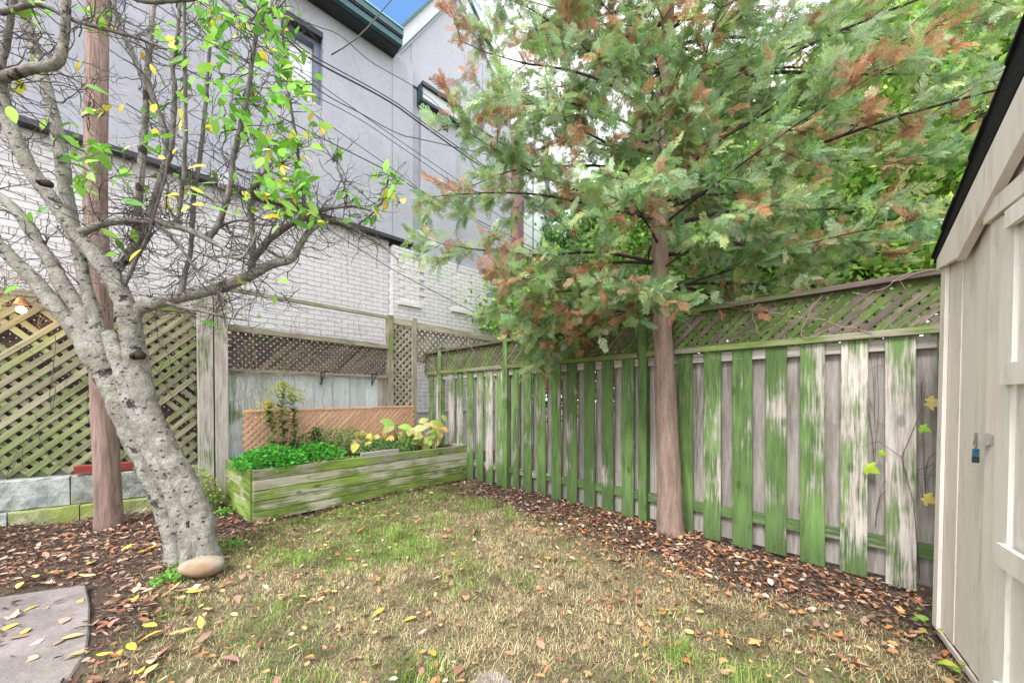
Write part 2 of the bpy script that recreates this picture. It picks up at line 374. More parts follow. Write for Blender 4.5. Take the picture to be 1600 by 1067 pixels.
g = link('ground', npmesh('ground', np.stack([X, Y, Z], -1).reshape(-1, 3), Fq, gm, cc.reshape(-1, 3), True))
tag(g, kind='structure')

# paving slab, left foreground
def slab(name, poly, z, th, mat):
    n = len(poly); mb = MB(); cx = sum(p[0] for p in poly)/n; cy = sum(p[1] for p in poly)/n
    top = [(x, y, z-.008) for x, y in poly]; inn = [(cx+(x-cx)*.985, cy+(y-cy)*.985, z) for x, y in poly]; bot = [(x, y, z-th) for x, y in poly]
    mb.add(bot+top+inn, [(i, (i+1) % n, n+(i+1) % n, n+i) for i in range(n)]+[(n+i, n+(i+1) % n, 2*n+(i+1) % n, 2*n+i) for i in range(n)]+[tuple(2*n+i for i in range(n))])
    return mb.build(name, mat)
sl = slab('paving_slab', [(-2.0, 1.66), (-2.12, 1.83), (-2.3, 2.0), (-2.62, 2.28), (-2.9, 2.5), (-3.1, 2.42), (-3.6, 2.2), (-4.3, 1.9), (-3.6, .9), (-2.6, .7), (-2.15, 1.2)], .035, .08, M['slab'])
tag(sl, 'large smooth grey paving slab strewn with leaves, by the mulch at lower left', 'paving slab')
s2 = slab('stepping_stone', [(-.24, 1.50), (-.05, 1.49), (.02, 1.63), (-.08, 1.72), (-.22, 1.68)], .03, .05, M['slab'])
tag(s2, 'small grey stepping stone almost hidden in the front of the lawn', 'paving slab')

# ------------------------------------------------------------------ neighbouring building
BO, BE, BN = Vector((-2.51, 7.5, 0)), Vector((.722, .692, 0)), Vector((.692, -.722, 0))
def bp(t, off, z): return BO+BE*t+BN*off+Vector((0, 0, z))
def bbox(mb, t0, t1, o0, o1, z0, z1, mi=0):
    vs = [bp(t, o, z) for t in (t0, t1) for o in (o0, o1) for z in (z0, z1)]
    mb.add(vs, [(0, 1, 3, 2), (4, 6, 7, 5), (0, 4, 5, 1), (2, 3, 7, 6), (0, 2, 6, 4), (1, 5, 7, 3)], mi)
bd = empty('house', bp(-2, 0, 0), 'tall neighbouring house of lilac grey stucco above white painted brick', 'house')
ZB, ZT = 4.57, 8.30
mb = MB(); bbox(mb, -9, 0, -6, -.012, 0, ZB+.2); bbox(mb, 0, 4.6, -6, .166, 0, 4.38); mb.build('brick_backing', M['mortar'], bd)
cells = []
BH, BL = .085, .232
def course(t0, t1, off, z0, z1, mat, skipf=None):
    r = 0; z = z0
    while z < z1-.02:
        t = t0-(BL/2 if r % 2 else 0)
        while t < t1-.01:
            a, b = max(t, t0)+.004, min(t+BL, t1)-.004
            if b-a > .03 and not (skipf and skipf((a+b)/2, z+BH/2)): cells.append((a, b, off+rnd.uniform(-.002, .002), z+.004+rnd.uniform(-.001, .001), min(z+BH, z1)-.004, mat))
            t += BL
        z += BH; r += 1
def opening(t, z):
    return (.13 < t < .60 and 3.28 < z < 4.2) or (1.42 < t < 1.95 and 3.35 < z < 4.25 and True)
course(-7.2, 0, 0, 1.0, ZB+.1, 'brick')
course(.01, 4.6, .18, 1.0, 4.38, 'brick', opening)
course(.13, .60, .174, 3.28, 4.2, 'brickwhite'); course(1.42, 1.95, .174, 3.35, 4.25, 'brickwhite')
# return face of the pier
for i in range(int(3.38/BH)):
    z = 1.0+i*BH; mb = MB(); bbox(mb, -.004, .006, .004 if i % 2 else .07, .172, z+.004, z+BH-.004)
    if i == 0: RB = MB()
    RB.add(mb.v, mb.f)
o = RB.build('brick_return', M['brick'], bd); o['kind'] = 'stuff'
def bsize(c):
    p = bp((c[0]+c[1])/2, c[2], (c[3]+c[4])/2); px = 800+p.x/p.y*F; py = HZ-(p.z-CH)/p.y*F
    vis = 0 < px < 840 and 150 < py < 520
    return (0 if vis else 1000)+p.y
cells.sort(key=bsize)
for c in cells[:290]:
    me = bpy.data.meshes.new('brick')
    key = ('brick', round(c[1]-c[0], 2), c[5])
    if key not in _bc:
        m_ = MB(); L2 = (c[1]-c[0]); m_.box((L2/2, -.006, BH/2-.004), (L2/2, .008, BH/2-.004)); _bc[key] = m_.mesh('brick', M[c[5]])
    bpy.data.meshes.remove(me)
    p = bp(c[0], c[2], c[3]); mt = Matrix(((BE.x, -BN.x*-1, 0, p.x), (BE.y, BN.y, 0, p.y), (0, 0, 1, p.z), (0, 0, 0, 1)))
    link('brick', _bc[key], None, bd, mt)
for kind in ('brick', 'brickwhite'):
    mb = MB()
    for c in cells[290:]:
        if c[5] == kind: bbox(mb, c[0], c[1], c[2]-.014, c[2]+.002, c[3], c[4])
    if mb.v:
        o = mb.build('brickwork', M[kind], bd); o['kind'] = 'stuff'
# stucco storey (front, proud of the brick) and gable
mb = MB()
W0, W1, WZ0, WZ1 = -1.86, -1.30, 6.44, 7.74
V0, V1 = -4.6, -3.7
bbox(mb, -9, V0, -6, .14, ZB, ZT); bbox(mb, V1, W0, -6, .14, ZB, ZT); bbox(mb, W1, .46, -6, .14, ZB, ZT)
bbox(mb, W0, W1, -6, .14, ZB, WZ0); bbox(mb, W0, W1, -6, .14, WZ1, ZT); bbox(mb, V0, V1, -6, .14, ZB, WZ0); bbox(mb, V0, V1, -6, .14, WZ1, ZT)
bbox(mb, W0, W1, -6, -.2, WZ0, WZ1); bbox(mb, V0, V1, -6, -.2, WZ0, WZ1)
mb.build('stucco_wall', M['stucco'], bd)
mb = MB()
prof = [(0.47, 4.385), (3.4, 4.385), (3.4, 9.2), (2.41, 10.25), (1.626, 11.05), (0.47, 9.25)]
vs = [bp(t, o, z) for o in (-6, .05) for t, z in prof]; k = len(prof)
mb.add(vs, [tuple(range(k)), tuple(reversed(range(k, 2*k)))]+[(i, k+i, k+(i+1) % k, (i+1) % k) for i in range(k)])
vs = [bp(t, o, z) for o in (-5.9, .04) for t, z in ((-.02, ZT+.005), (.468, ZT+.005), (.468, 9.24), (-.02, 8.46))]
mb.add(vs, [(0, 1, 2, 3), (7, 6, 5, 4), (0, 4, 5, 1), (1, 5, 6, 2), (2, 6, 7, 3), (3, 7, 4, 0)])
mb.build('gable_wall', M['stucco'], bd)
def strip(name, t0, z0, t1, z1, wd, off, th, mat):
    a, b = bp(t0, off, z0), bp(t1, off, z1)
    o = link(name, beam_mesh(wd, th, (b-a).length, mat, .004), None, bd, basis(a, b-a, BN)); o.color = (0, 1, 0, 1); return o
strip('rake_board', -.02, 8.34, 1.64, 10.93, .30, .075, .05, M['rake'])
strip('rake_board', 1.64, 10.93, 3.4, 9.1, .30, .075, .05, M['rake'])
strip('rake_flashing', -.05, 8.52, 1.63, 11.14, .05, .10, .12, M['teal'])
strip('rake_flashing', 1.63, 11.14, 3.5, 9.2, .05, .10, .12, M['teal'])
strip('rake_flashing', .02, 8.18, 1.66, 10.73, .03, .10, .03, M['teal'])
mb = MB(); bbox(mb, -9, .46, .0, .16, ZB-.07, ZB-.002); mb.build('overhang_shade_strip', M['darkmetal'], bd)  # black strip added as the shadow line under the stucco overhang
mb = MB(); bbox(mb, -9, .02, .15, .42, ZT-.16, ZT+.02); mb.build('soffit', M['darkmetal'], bd)
for k_, (o0, o1, z0, z1, mt) in enumerate(((.425, .52, ZT-.15, ZT-.03, 'teal'), (.425, .545, ZT-.027, ZT+.0, 'darkmetal'), (.425, .56, ZT+.003, ZT+.12, 'teal'), (.30, .575, ZT+.123, ZT+.15, 'tealpale'))):
    mb = MB(); bbox(mb, -9, .03, o0, o1, z0, z1); mb.build('gutter', M[mt], bd)
mb = MB(); bbox(mb, -9, .03, -6, .30, ZT+.02, ZT+.12); mb.build('roof', M['teal'], bd)
# joints, cornice box
mb = MB(); bbox(mb, -.004, .004, .13, .146, ZB, ZT-.16); mb.build('wall_joint', M['frame'], bd)
for t_s in (-2.6, -5.2):
    mb = MB(); bbox(mb, t_s, t_s+.008, .13, .1445, ZB, ZT-.16); mb.build('wall_joint', M['frame'], bd)
mb = MB(); bbox(mb, 2.40, 2.412, .04, .056, 8.3, 9.6); mb.build('wall_joint', M['frame'], bd)
strip('wall_flashing', 0.48, 7.93, .62, 7.93, .04, .06, .03, M['darkmetal'])
strip('wall_flashing', 1.63, 7.93, 3.3, 7.93, .04, .06, .03, M['darkmetal'])
mb = MB(); bbox(mb, .63, 1.60, .05, .24, 7.62, 7.88); mb.build('cornice_box', M['rake'], bd)
mb = MB(); bbox(mb, .60, 1.63, .05, .30, 7.883, 7.96); mb.build('cornice_cap', M['darkmetal'], bd)
mb = MB(); bbox(mb, .60, 1.61, .05, .28, 7.55, 7.617); mb.build('cornice_base', M['darkmetal'], bd)
mb = MB(); bbox(mb, .60, .628, .05, .26, 7.62, 7.88); mb.build('cornice_end', M['teal'], bd)
mb = MB(); bbox(mb, .66, 1.58, .05, .12, 4.4, 7.547); mb.build('wall_pier', M['stucco'], bd)
# brick window sills, vent
mb = MB(); bbox(mb, .10, .63, .12, .22, 3.20, 3.275); mb.build('sill', M['brickwhite'], bd)
mb = MB(); bbox(mb, 1.39, 1.98, .12, .22, 3.27, 3.345); mb.build('sill', M['brickwhite'], bd)
mb = MB(); bbox(mb, 2.2, 2.55, .18, .20, 2.98, 3.12); v_ = mb.build('vent', M['mortar'], bd)
for k_ in range(4):
    mb = MB(); bbox(mb, 2.21, 2.54, .2005, .212, 2.995+k_*.032, 3.012+k_*.032); mb.build('vent_slat', M['brickwhite'], v_)
mb = MB(); bbox(mb, -2.75, -2.62, .14, .32, 4.45, 4.62, 0); mb.build('exhaust_hood', M['rake'], bd)
for (a, b) in ((W0, W1), (V0, V1)):
    fr = MB()
    for (t0, t1, z0, z1) in ((a+.001, a+.06, WZ0+.002, WZ1-.002), (b-.10, b-.001, WZ0+.002, WZ1-.002), (a+.061, b-.101, WZ0+.001, WZ0+.06), (a+.061, b-.101, WZ1-.16, WZ1-.001)): bbox(fr, t0, t1, -.19, .02, z0, z1)
    w_ = fr.build('window', M['frame'], bd)
    mb = MB(); bbox(mb, a+.03, b-.05, -.199, -.12, WZ0+.03, WZ1-.08); mb.build('pane', M['glass'], w_)
mb = MB(); bbox(mb, W0+.001, W1-.001, .02, .17, WZ1-.10, WZ1-.002); mb.build('window_head', M['darkmetal'], bd)

# plum clad building part with window, to the right
pb = empty('annexe', bp(4.6, 0, 0), 'plum clad rear annexe with pale windows half hidden by the cedar', 'building')
def pbx(name, t0, t1, o0, o1, z0, z1, mat, par=None):
    mb = MB(); bbox(mb, t0, t1, o0, o1, z0, z1); return mb.build(name, M[mat], par or pb)
pbx('corner_post', 3.41, 3.62, -5, .30, 4.39, 8.6, 'purple')
pbx('wall', 3.63, 6.6, -5, -.05, 3.0, 8.6, 'stucco')
for k_ in range(5): pbx('cladding_panel', 3.63+k_*.6, 4.22+k_*.6, -.049, .35, 4.42, 5.30, 'purple')
pbx('ledge', 3.63, 6.6, -.049, .40, 4.32, 4.41, 'darkmetal')
for k_ in range(2):
    for z0 in (5.42, 6.95):
        w_ = pbx('window', 3.75+k_*1.25, 4.85+k_*1.25, -.049, .0, z0, z0+1.3, 'frame')
        pbx('pane', 3.80+k_*1.25, 4.27+k_*1.25, .001, .012, z0+.06, z0+1.24, 'glass', w_)
        pbx('pane', 4.33+k_*1.25, 4.80+k_*1.25, .001, .012, z0+.06, z0+1.24, 'glass', w_)

# ------------------------------------------------------------------ right board fence
UP = Vector((0, 0, 1)); RN = Vector((-.7071, -.7071, 0)); RE = Vector((.7071, -.7071, 0))
def rp(x, off, z): return Vector((x, 5.17-x, z))+RN*off
def fr_(t, off, z): return rp(-1.62+t*.7071, off, z)          # t in metres from the far corner
rf = empty('board_fence', rp(1, 0, 0), 'long weathered board fence green with algae, lattice along its top, on the right', 'fence')
def xof(px): r = (px-800)/F; return 5.17*r/(1+r)
fronts = [(670, 677, .5, .9), (681, 688, .2, 1.1), (701, 709, .25, 1), (712, 724, .45, 1.05), (729, 739, .6, 1), (744, 755, .5, 1), (757, 771, .3, 1.15), (775, 787, .55, 1.05),
          (801, 810, .75, 1), (817, 830, .8, 1), (838, 852, .7, 1), (861, 876, .8, .95), (885, 901, .75, 1), (912, 929, .8, .95), (940, 958, .75, 1), (971, 990, .7, 1),
          (1058, 1082, .95, .95), (1099, 1126, .5, 1.15), (1144, 1175, .75, 1), (1195.6, 1229, .65, 1.0), (1250, 1289, .5, 1.05), (1313, 1356, .30, 1.25), (1383, 1432, .22, 1.2), (1465, 1520, .8, .9)]
for a, b, ms, tn in fronts:
    x0, x1 = xof(a), xof(b); xm = (x0+x1)/2; wd = max(.115, min(.15, (x1-x0)*1.4142*1.0))
    z0 = rnd.uniform(.0, .03); lean = rnd.uniform(-.004, .004)
    beam('front_board', rp(xm-lean, -.009, z0), rp(xm+lean, -.009, 1.722+rnd.uniform(-.004, .004)), wd, .018, RN, M['fence'], rf, ms, tn*rnd.uniform(.93, 1.07), .75)
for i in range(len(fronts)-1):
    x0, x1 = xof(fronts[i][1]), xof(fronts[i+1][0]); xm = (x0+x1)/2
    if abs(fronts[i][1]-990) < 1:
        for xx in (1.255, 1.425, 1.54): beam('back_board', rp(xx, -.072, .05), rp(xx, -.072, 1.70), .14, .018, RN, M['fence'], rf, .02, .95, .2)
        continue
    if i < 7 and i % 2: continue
    beam('back_board', rp(xm, -.074, .04), rp(xm+rnd.uniform(-.004, .004), -.074, 1.70), .145, .018, RN, M['fence'], rf, rnd.uniform(0, .06), rnd.uniform(.58, .85), .3)  # lowered tone paints shade into the gaps between the front boards
segs = [(-1.25, -1.62+0, 0), (-.09, -1.25, 0), (1.36, -.09, 0), (3.0, 1.36, 0)]
for b, a, _ in segs:
    for z0, z1, ms in ((.235, .325, .75), (1.63, 1.715, .08)):
        beam('rail', rp(a+.03, -.0405, (z0+z1)/2), rp(b-.03, -.0405, (z0+z1)/2), z1-z0, .041, RN, M['fence'], rf, ms, 1.05, 0)
    beam('lattice_trim', rp(a+.035, .006, 1.748), rp(b-.035, .006, 1.748), .05, .05, RN, M['oldwood'], rf, .6, .85, 0)
    beam('top_cap', rp(a+.035, .0, 2.115), rp(b-.035, .0, 2.115), .038, .09, RN, M['lattwood'], rf, .45, 1.0, 0)
t_ = 1.62
lattice(rf, fr_, (2.96+1.62)*1.4142, 1.774, 2.095, .0405, .060, .005, M['lattwood'], -.01, (.25, .85), (.8, 1.7))
for x, zt, ms in ((-1.25, 2.16, .4), (-.09, 2.22, .7), (1.36, 2.16, .85), (2.98, 2.16, .7)):
    p = beam('post', rp(x, -.02, 0), rp(x, -.02, zt), .09, .09, RN, M['fence'], rf, ms, .8, .5)
    beam('post_cap', rp(x, -.02, zt+.001), rp(x, -.02, zt+.03), .125, .125, RN, M['fence'], rf, .5, .6, 0)

# ------------------------------------------------------------------ back fence (behind the planter)
QE = Vector((.6816, .7317, 0)); QN = Vector((.7317, -.6816, 0)); QO = Vector((-3.60, 4.58, 0))
def qp(t, off, z): return QO+QE*t+QN*off+Vector((0, 0, z))
bf = empty('back_fence', qp(1, 0, 0), 'pale board and lattice fence standing behind the planter box', 'fence')
for t, zt, wd, ms in ((-.17, 2.60, .14, .10), (-.02, 2.55, .13, .06)):
    beam('post', qp(t, .05, 0), qp(t-.02, .05, zt), wd, .12, QN, M['fence'], bf, ms, 1.25, .6)
beam('post', qp(2.24, 0, 0), qp(2.24, 0, 2.70), .10, .09, QN, M['oldwood'], bf, .12, 1.2, .6)
beam('post', qp(2.70, 0, 0), qp(2.70, 0, 2.72), .09, .09, QN, M['oldwood'], bf, .1, 1.2, .4)
beam('top_rail', qp(.05, 0, 2.67), qp(2.19, 0, 2.66), .05, .05, QN, M['oldwood'], bf, .15, 1.1)
beam('lattice_rail', qp(.05, .02, 2.18), qp(2.19, .02, 2.16), .075, .07, QN, M['oldwood'], bf, .15, 1.2)
beam('shelf_rail', qp(.05, .02, 1.655), qp(2.19, .02, 1.655), .035, .07, QN, M['oldwood'], bf, .1, 1.0)
def qq(t, o, z): return qp(t+.05, o, z)
lattice(bf, qq, 2.13, 1.672, 2.145, .040, .056, .008, M['lattwood'], -.005, (.0, .18), (.8, 1.9))
bx_ = [.05, .22, .39, .56, .80, 1.05, 1.31, 1.565, 1.815, 2.03, 2.19]
for i in range(len(bx_)-1):
    a, b = bx_[i], bx_[i+1]
    beam('board', qp((a+b)/2, 0, .02), qp((a+b)/2, 0, 1.636-.004*(i % 2)), b-a-.006, .02, QN, M['greywood'] if i < 9 else M['fence'], bf, .3 if i < 2 else .03, rnd.uniform(.85, 1.05), .5)
def q2(t, o, z): return qp(t+2.29, o, z)
lattice(bf, q2, .36, .55, 2.56, .040, .085, .008, M['oldwood'], .01, (0, .1), (1.1, 1.6))
lattice(bf, q2, .36, .55, 2.56, .040, .056, .008, M['lattwood'], -.04, (0, .1), (1.4, 2.2), name='rear_slat')
beam('head_rail', qp(2.29, .01, 2.62), qp(2.65, .01, 2.62), .11, .04, QN, M['oldwood'], bf, .0, 1.5)
beam('head_rail', qp(2.75, .01, 2.60), qp(6.4, .01, 2.58), .12, .04, QN, M['oldwood'], bf, .05, 1.45)
def q3(t, o, z): return qp(t+2.75, o, z)
lattice(bf, q3, 3.6, 1.95, 2.535, .040, .085, .008, M['oldwood'], -.03, (0, .1), (.9, 1.5))
for t in (4.0, 5.3): beam('post', qp(t, -.01, 0), qp(t, -.01, 2.53), .08, .07, QN, M['oldwood'], bf, .05, 1.2, .4)
for t, s_ in ((1.13, 'left'), (1.90, 'right')):
    rt = empty('shelf_bracket', qp(t, .06, 1.62), 'black metal bracket under the back fence rail, the %s one of the pair' % s_, 'bracket')
    beam('upright', qp(t, .062, 1.50), qp(t, .062, 1.70), .02, .004, QN, M['darkmetal'], rt, 0, 1)
    beam('arm', qp(t, .06, 1.66), qp(t, .26, 1.70), .02, .006, UP, M['darkmetal'], rt, 0, 1)
    beam('brace', qp(t, .064, 1.51), qp(t, .22, 1.68), .014, .006, UP, M['darkmetal'], rt, 0, 1)
# terracotta lattice
tl = empty('trellis', qp(1.3, .1, .6), 'terracotta orange lattice panel standing along the back of the planter', 'trellis')
def tp(t, o, z): return qp(t+.18, .13+o, z+.01*t)
lattice(tl, tp, 2.45, .62, 1.13, .039, .060, .007, M['terra'], 0, (0, 0), (.9, 1.1))
beam('top_strip', tp(0, .006, 1.135), tp(2.45, .006, 1.135), .03, .012, QN, M['terra'], tl, 0, 1.05)
beam('backing_strip', tp(0, -.03, .68), tp(2.45, -.03, .68), .04, .02, QN, M['terra'], tl, 0, .8)

# ------------------------------------------------------------------ planter
PO = Vector((-2.69, 3.79, 0)); PE = Vector((-.72+2.69, 5.90-3.79, 0)); PL = PE.length; PE.normalize(); PS = Vector((-.755, .656, 0)); PWD = 1.18
PNF = Vector((PE.y, -PE.x, 0))
def pp(t, s_, z): return PO+PE*t+PS*s_+Vector((0, 0, z))
pl = empty('planter_box', pp(PL/2, .6, 0), 'long raised planter box of mossy planks, on the lawn before the back fence', 'planter')
n_ = 5; ph = .55/n_
for i in range(n_):
    zc = ph*(i+.5)+.003; dk = .55 if i == n_-1 else 1.0
    beam('front_plank', pp(.02, .02, zc), pp(PL, .02, zc), ph-.007, .04+rnd.uniform(-.003, .003), PNF, M['planter'], pl, [.7, .55, .42, .32, .55][i], dk*rnd.uniform(.92, 1.08))
    beam('end_plank', pp(.02, .045, zc), pp(.02, PWD, zc), ph-.007, .04, -PE, M['planter'], pl, .6, .8*dk)
    beam('far_plank', pp(PL-.02, .045, zc), pp(PL-.02, PWD, zc), ph-.007, .04, PE, M['planter'], pl, .5, .9)
    beam('back_plank', pp(.02, PWD-.02, zc), pp(PL, PWD-.02, zc), ph-.007, .04, PNF, M['planter'], pl, .5, .9)
beam('corner_post', pp(.065, .068, 0), pp(.065, .068, .54), .05, .05, PE, M['planter'], pl, .3, .7)
mb = MB(); nn = 24
for i in range(nn+1):
    for j in range(9):
        p = pp(.05+(PL-.1)*i/nn, .05+(PWD-.1)*j/8, .47+.035*math.sin(i*1.3+j*.8)+.02*rnd.random()); mb.v.append(tuple(p))
mb.f = [(i*9+j, (i+1)*9+j, (i+1)*9+j+1, i*9+j+1) for i in range(nn) for j in range(8)]; mb.m = [0]*len(mb.f)
mb.build('soil', M['soil'], pl, True)
ib = beam('inner_board', pp(1.20, .10, .535), pp(1.75, .13, .535), .12, .03, PNF, M['fence'], pl, .05, 1.1)

# ------------------------------------------------------------------ left: retaining wall and lattices
LE = Vector((.8331, .5531, 0)); LN = Vector((.5531, -.8331, 0)); LO = Vector((-5.20, 3.73, 0))
def lp(t, off, z): return LO+LE*t+LN*off+Vector((0, 0, z))
rw = empty('retaining_wall', lp(0, 0, 0), 'low cracked concrete block wall under the green lattice at far left', 'wall')
def wblock(t0, t1, z0, z1, o1, mat, nm='block'):
    mb = MB(); n = 7; b = .012
    tt = np.linspace(t0, t1, n+1)
    rows = [(z0, 0), (z0+b, o1), ((z0+z1)/2, o1), (z1-b, o1), (z1, o1-b), (z1, -.35)]
    for t in tt:
        for k_, (z, o) in enumerate(rows):
            j = rnd.uniform(-.007, .007) if 0 < k_ < 5 else 0
            mb.v.append(tuple(lp(t, o+j+(0 if 0 < k_ else o1-.01), z+j*.8)))
    R6 = len(rows)
    for i in range(n):
        for k_ in range(R6-1): mb.f.append((i*R6+k_, (i+1)*R6+k_, (i+1)*R6+k_+1, i*R6+k_+1))
    mb.f.append(tuple(range(R6))); mb.f.append(tuple(n*R6+k_ for k_ in reversed(range(R6)))); mb.m = [0]*len(mb.f)
    return mb.build(nm, mat, rw)
for t0, t1, mt in ((-2.4, -1.2, 'concreteblue'), (-1.19, -.02, 'concreteblue'), (-.01, .52, 'concreteblue'), (.53, 1.62, 'concrete')): wblock(t0, t1, .17, .475, .16, M[mt])
for t0, t1, mt in ((-2.4, -.75, 'concrete'), (-.735, .12, 'concreteblue'), (.13, .60, 'concretemoss'), (.61, 1.62, 'concretemoss')): wblock(t0, t1, -.05, .166, .21, M[mt])
lf = empty('lattice_fence', lp(0, 0, .48), 'wide green algae-stained lattice fence on top of the concrete wall, left', 'fence')
def l2(t, o, z): return lp(t-1.6, o, z)
lattice(lf, l2, 3.12, .50, 2.36, .055, .098, .010, M['greenlatt'], .02, (.05, .6), (.7, 1.15), skip=.03, ends=.3)
beam('top_rail', l2(0, .01, 2.40), l2(3.12, .01, 2.38), .07, .05, LN, M['oldwood'], lf, .3, .9)
beam('bottom_rail', l2(0, -.03, .50), l2(3.12, -.03, .50), .05, .03, LN, M['oldwood'], lf, .3, .7)
lb = empty('rear_lattice', lp(0, -.2, .48), 'dark brown privacy lattice seen through the green lattice on the left', 'fence')
def l3(t, o, z): return lp(t-1.7, o-.13, z)
lattice(lb, l3, 3.25, .50, 2.45, .043, .058, .008, M['lattwood'], 0, (0, .1), (.7, 1.5))
mb = MB(); rt_ = beam('red_timber', lp(.55, .13, .535), lp(1.05, .10, .535), .085, .09, LN, M['redtimber'], None, 0, 1)
tag(rt_, 'short red painted timber offcut resting on the concrete wall behind the pole', 'timber')
# wall lamp
lm = empty('garden_lamp', at(33, 483, 3.66), 'small glowing warm bulb in a copper holder on the lattice top', 'lamp')
mb = MB(); c0 = at(33, 476, 3.66); mb.tube([c0+Vector((0, 0, .07)), c0+Vector((0, 0, .02)), c0], [.02, .045, .055], 10); 
m, nt = newmat('copper_lamp_holder'); finish(nt, (.30, .12, .05), .4, metal=.7); mb.build('holder', m, lm)
m, nt = newmat('warm_bulb'); e = nd(nt, 'Emission', {'Color': (1, .62, .22, 1), 'Strength': 9}); nd(nt, 'OutputMaterial', {'Surface': e.outputs[0]})
mb = MB(); c1 = at(33, 484, 3.66); mb.tube([c1+Vector((0, 0, z)) for z in (.035, .02, 0, -.02, -.035)], [.012, .03, .036, .03, .008], 10); mb.build('bulb', m, lm, True)
ld = bpy.data.lights.new('bulb_light', 'POINT'); ld.energy = 1.6; ld.color = (1, .55, .2); ld.shadow_soft_size = .04
lo = bpy.data.objects.new('bulb_light', ld); COL.objects.link(lo); lo.location = c1+Vector((.03, -.07, -.03)); adopt(lo, lm)

# ------------------------------------------------------------------ utility pole, wires
up_ = empty('utility_pole', at(172, 822, 3.73), 'thick reddish wooden utility pole behind the leaning grey tree', 'pole')
mb = MB(); P0 = at(171, 822, 3.73)
pts = []; rad = []
for i in range(40):
    z = -.15+i*.185; fr = i/39
    pts.append(Vector((P0.x-.055*min(z, 3.3)+0.0*z, P0.y+.01*z, z))); rad.append(.102-.026*fr+ (.008 if i < 2 else 0))
v0 = len(mb.v); mb.tube([p-pts[0] for p in pts], rad, 22, .05)
o = mb.build('shaft', M['pole'], None, True); o.location = pts[0]; adopt(o, up_); o.color = (0, 1, 0, 1)
mb = MB(); mb.tube([pts[33]+Vector((-.9, .9, .2)), pts[33]+Vector((.9, -.9, .2))], [.05, .05], 8); mb.build('crossarm', M['pole'], up_)
def wp(px, py):      # wires hang in a vertical plane parallel to the house
    r = (px-800)/F; t = (r*6.0+2.0)/(.722-r*.692); p = Vector((-2.0+.722*t, 6.0+.692*t, 0)); p.z = CH+(HZ-py)/F*p.y; return p
wires = [('thick black cable, the heaviest crossing the stucco wall', [(440, 55), (490, 95), (608, 159), (690, 217)], .016),
 ('second black cable twisted close above the heaviest one', [(440, 50), (490, 88), (608, 154), (690, 212)], .010),
 ('thin upper cable, the one nearest the gutter', [(475, 34), (531, 56), (580, 97), (662, 146), (730, 208)], .007),
 ('sagging cable that crosses the straight ones on the stucco', [(456, 109), (512, 150), (561, 176), (625, 210), (689, 225)], .009),
 ('thin straight cable just above the middle pair', [(471, 112), (610, 210), (737, 296), (797, 334)], .007),
 ('thin straight cable of the middle pair', [(437, 124), (550, 180), (625, 229), (797, 349)], .007),
 ('thin cable low on the stucco wall, upper of two', [(449, 150), (610, 262), (685, 315), (797, 375)], .007),
 ('thicker cable low on the stucco ending by the cedar', [(505, 217), (610, 270), (659, 300), (786, 364)], .010),
 ('lowest cable, running down across the white brick', [(510, 357), (608, 418), (650, 441), (760, 498)], .008)]
for lab, pts_, r_ in wires:
    P = [wp(*p) for p in pts_]
    d0 = (P[1]-P[0]); L0 = (P[0]-Vector((-4.15, 3.95, P[0].z))).length; d0h = Vector((d0.x, d0.y, 0)).length
    P0_ = P[0]-d0/d0h*max(.3, (Vector((P[0].x+4.15, P[0].y-3.95, 0)).length)); d1 = P[-1]-P[-2]; P1_ = P[-1]+d1/Vector((d1.x, d1.y, 0)).length*5.0
    P = [P0_]+P+[P1_]
    Q = []
    for i in range(len(P)-1):
        a, b, c, d = P[max(i-1, 0)], P[i], P[i+1], P[min(i+2, len(P)-1)]
        for k_ in range(8):
            u = k_/8; Q.append(.5*((2*b)+(c-a)*u+(2*a-5*b+4*c-d)*u*u+(3*b-a-3*c+d)*u**3))
    Q.append(P[-1])
    mb = MB(); mb.tube(Q, [r_*.8]*len(Q), 5); tag(mb.build('cable', M['wire'], None, True), lab, 'cable')
mb = MB(); Q = [wp(518, 86), wp(535, 76), wp(555, 62), wp(573, 45), wp(612, 0), wp(650, -45), wp(700, -110)]; mb.tube(Q, [.009]*7, 5)
tag(mb.build('cable', M['wire'], None, True), 'service cable curving up from the heavy cable across the blue sky', 'cable')

# ------------------------------------------------------------------ shed
SO = Vector((2.35, 2.03, 0)); SE = Vector((-.572, -.82, 0)); SN = Vector((-.82, .572, 0))
def sp(s_, off, z): return SO+SE*s_+SN*off+Vector((0, 0, z))+SN*(.02*(z-.0)*0)+SE*0+Vector((.026*z, 0, 0))
sh = empty('garden_shed', sp(1.2, -.5, 0), 'cream painted wooden shed with black shingle roof at the right edge', 'shed')
def sbox(name, s0, s1, o0, o1, z0, z1, mat, par=None, tone=1.0):
    mb = MB(); vs = [sp(a, b, c) for a in (s0, s1) for b in (o0, o1) for c in (z0, z1)]
    mb.add(vs, [(0, 1, 3, 2), (4, 6, 7, 5), (0, 4, 5, 1), (2, 3, 7, 6), (0, 2, 6, 4), (1, 5, 7, 3)])
    o = mb.build(name, M[mat], par or sh); o.color = (0, tone, 0, 1); return o
SW = 2.4
def roofz(s_): return 2.13+.50*(s_ if s_ < SW/2 else SW-s_)
def sprism(name, poly, o0, o1, mat, par=None, tone=1.0):
    mb = MB(); k = len(poly); vs = [sp(a, o, z) for o in (o0, o1) for a, z in poly]
    mb.add(vs, [tuple(range(k)), tuple(reversed(range(k, 2*k)))]+[(i, k+i, k+(i+1) % k, (i+1) % k) for i in range(k)])
    o = mb.build(name, M[mat] if isinstance(mat, str) else mat, par or sh); o.color = (0, tone, 0, 1); return o
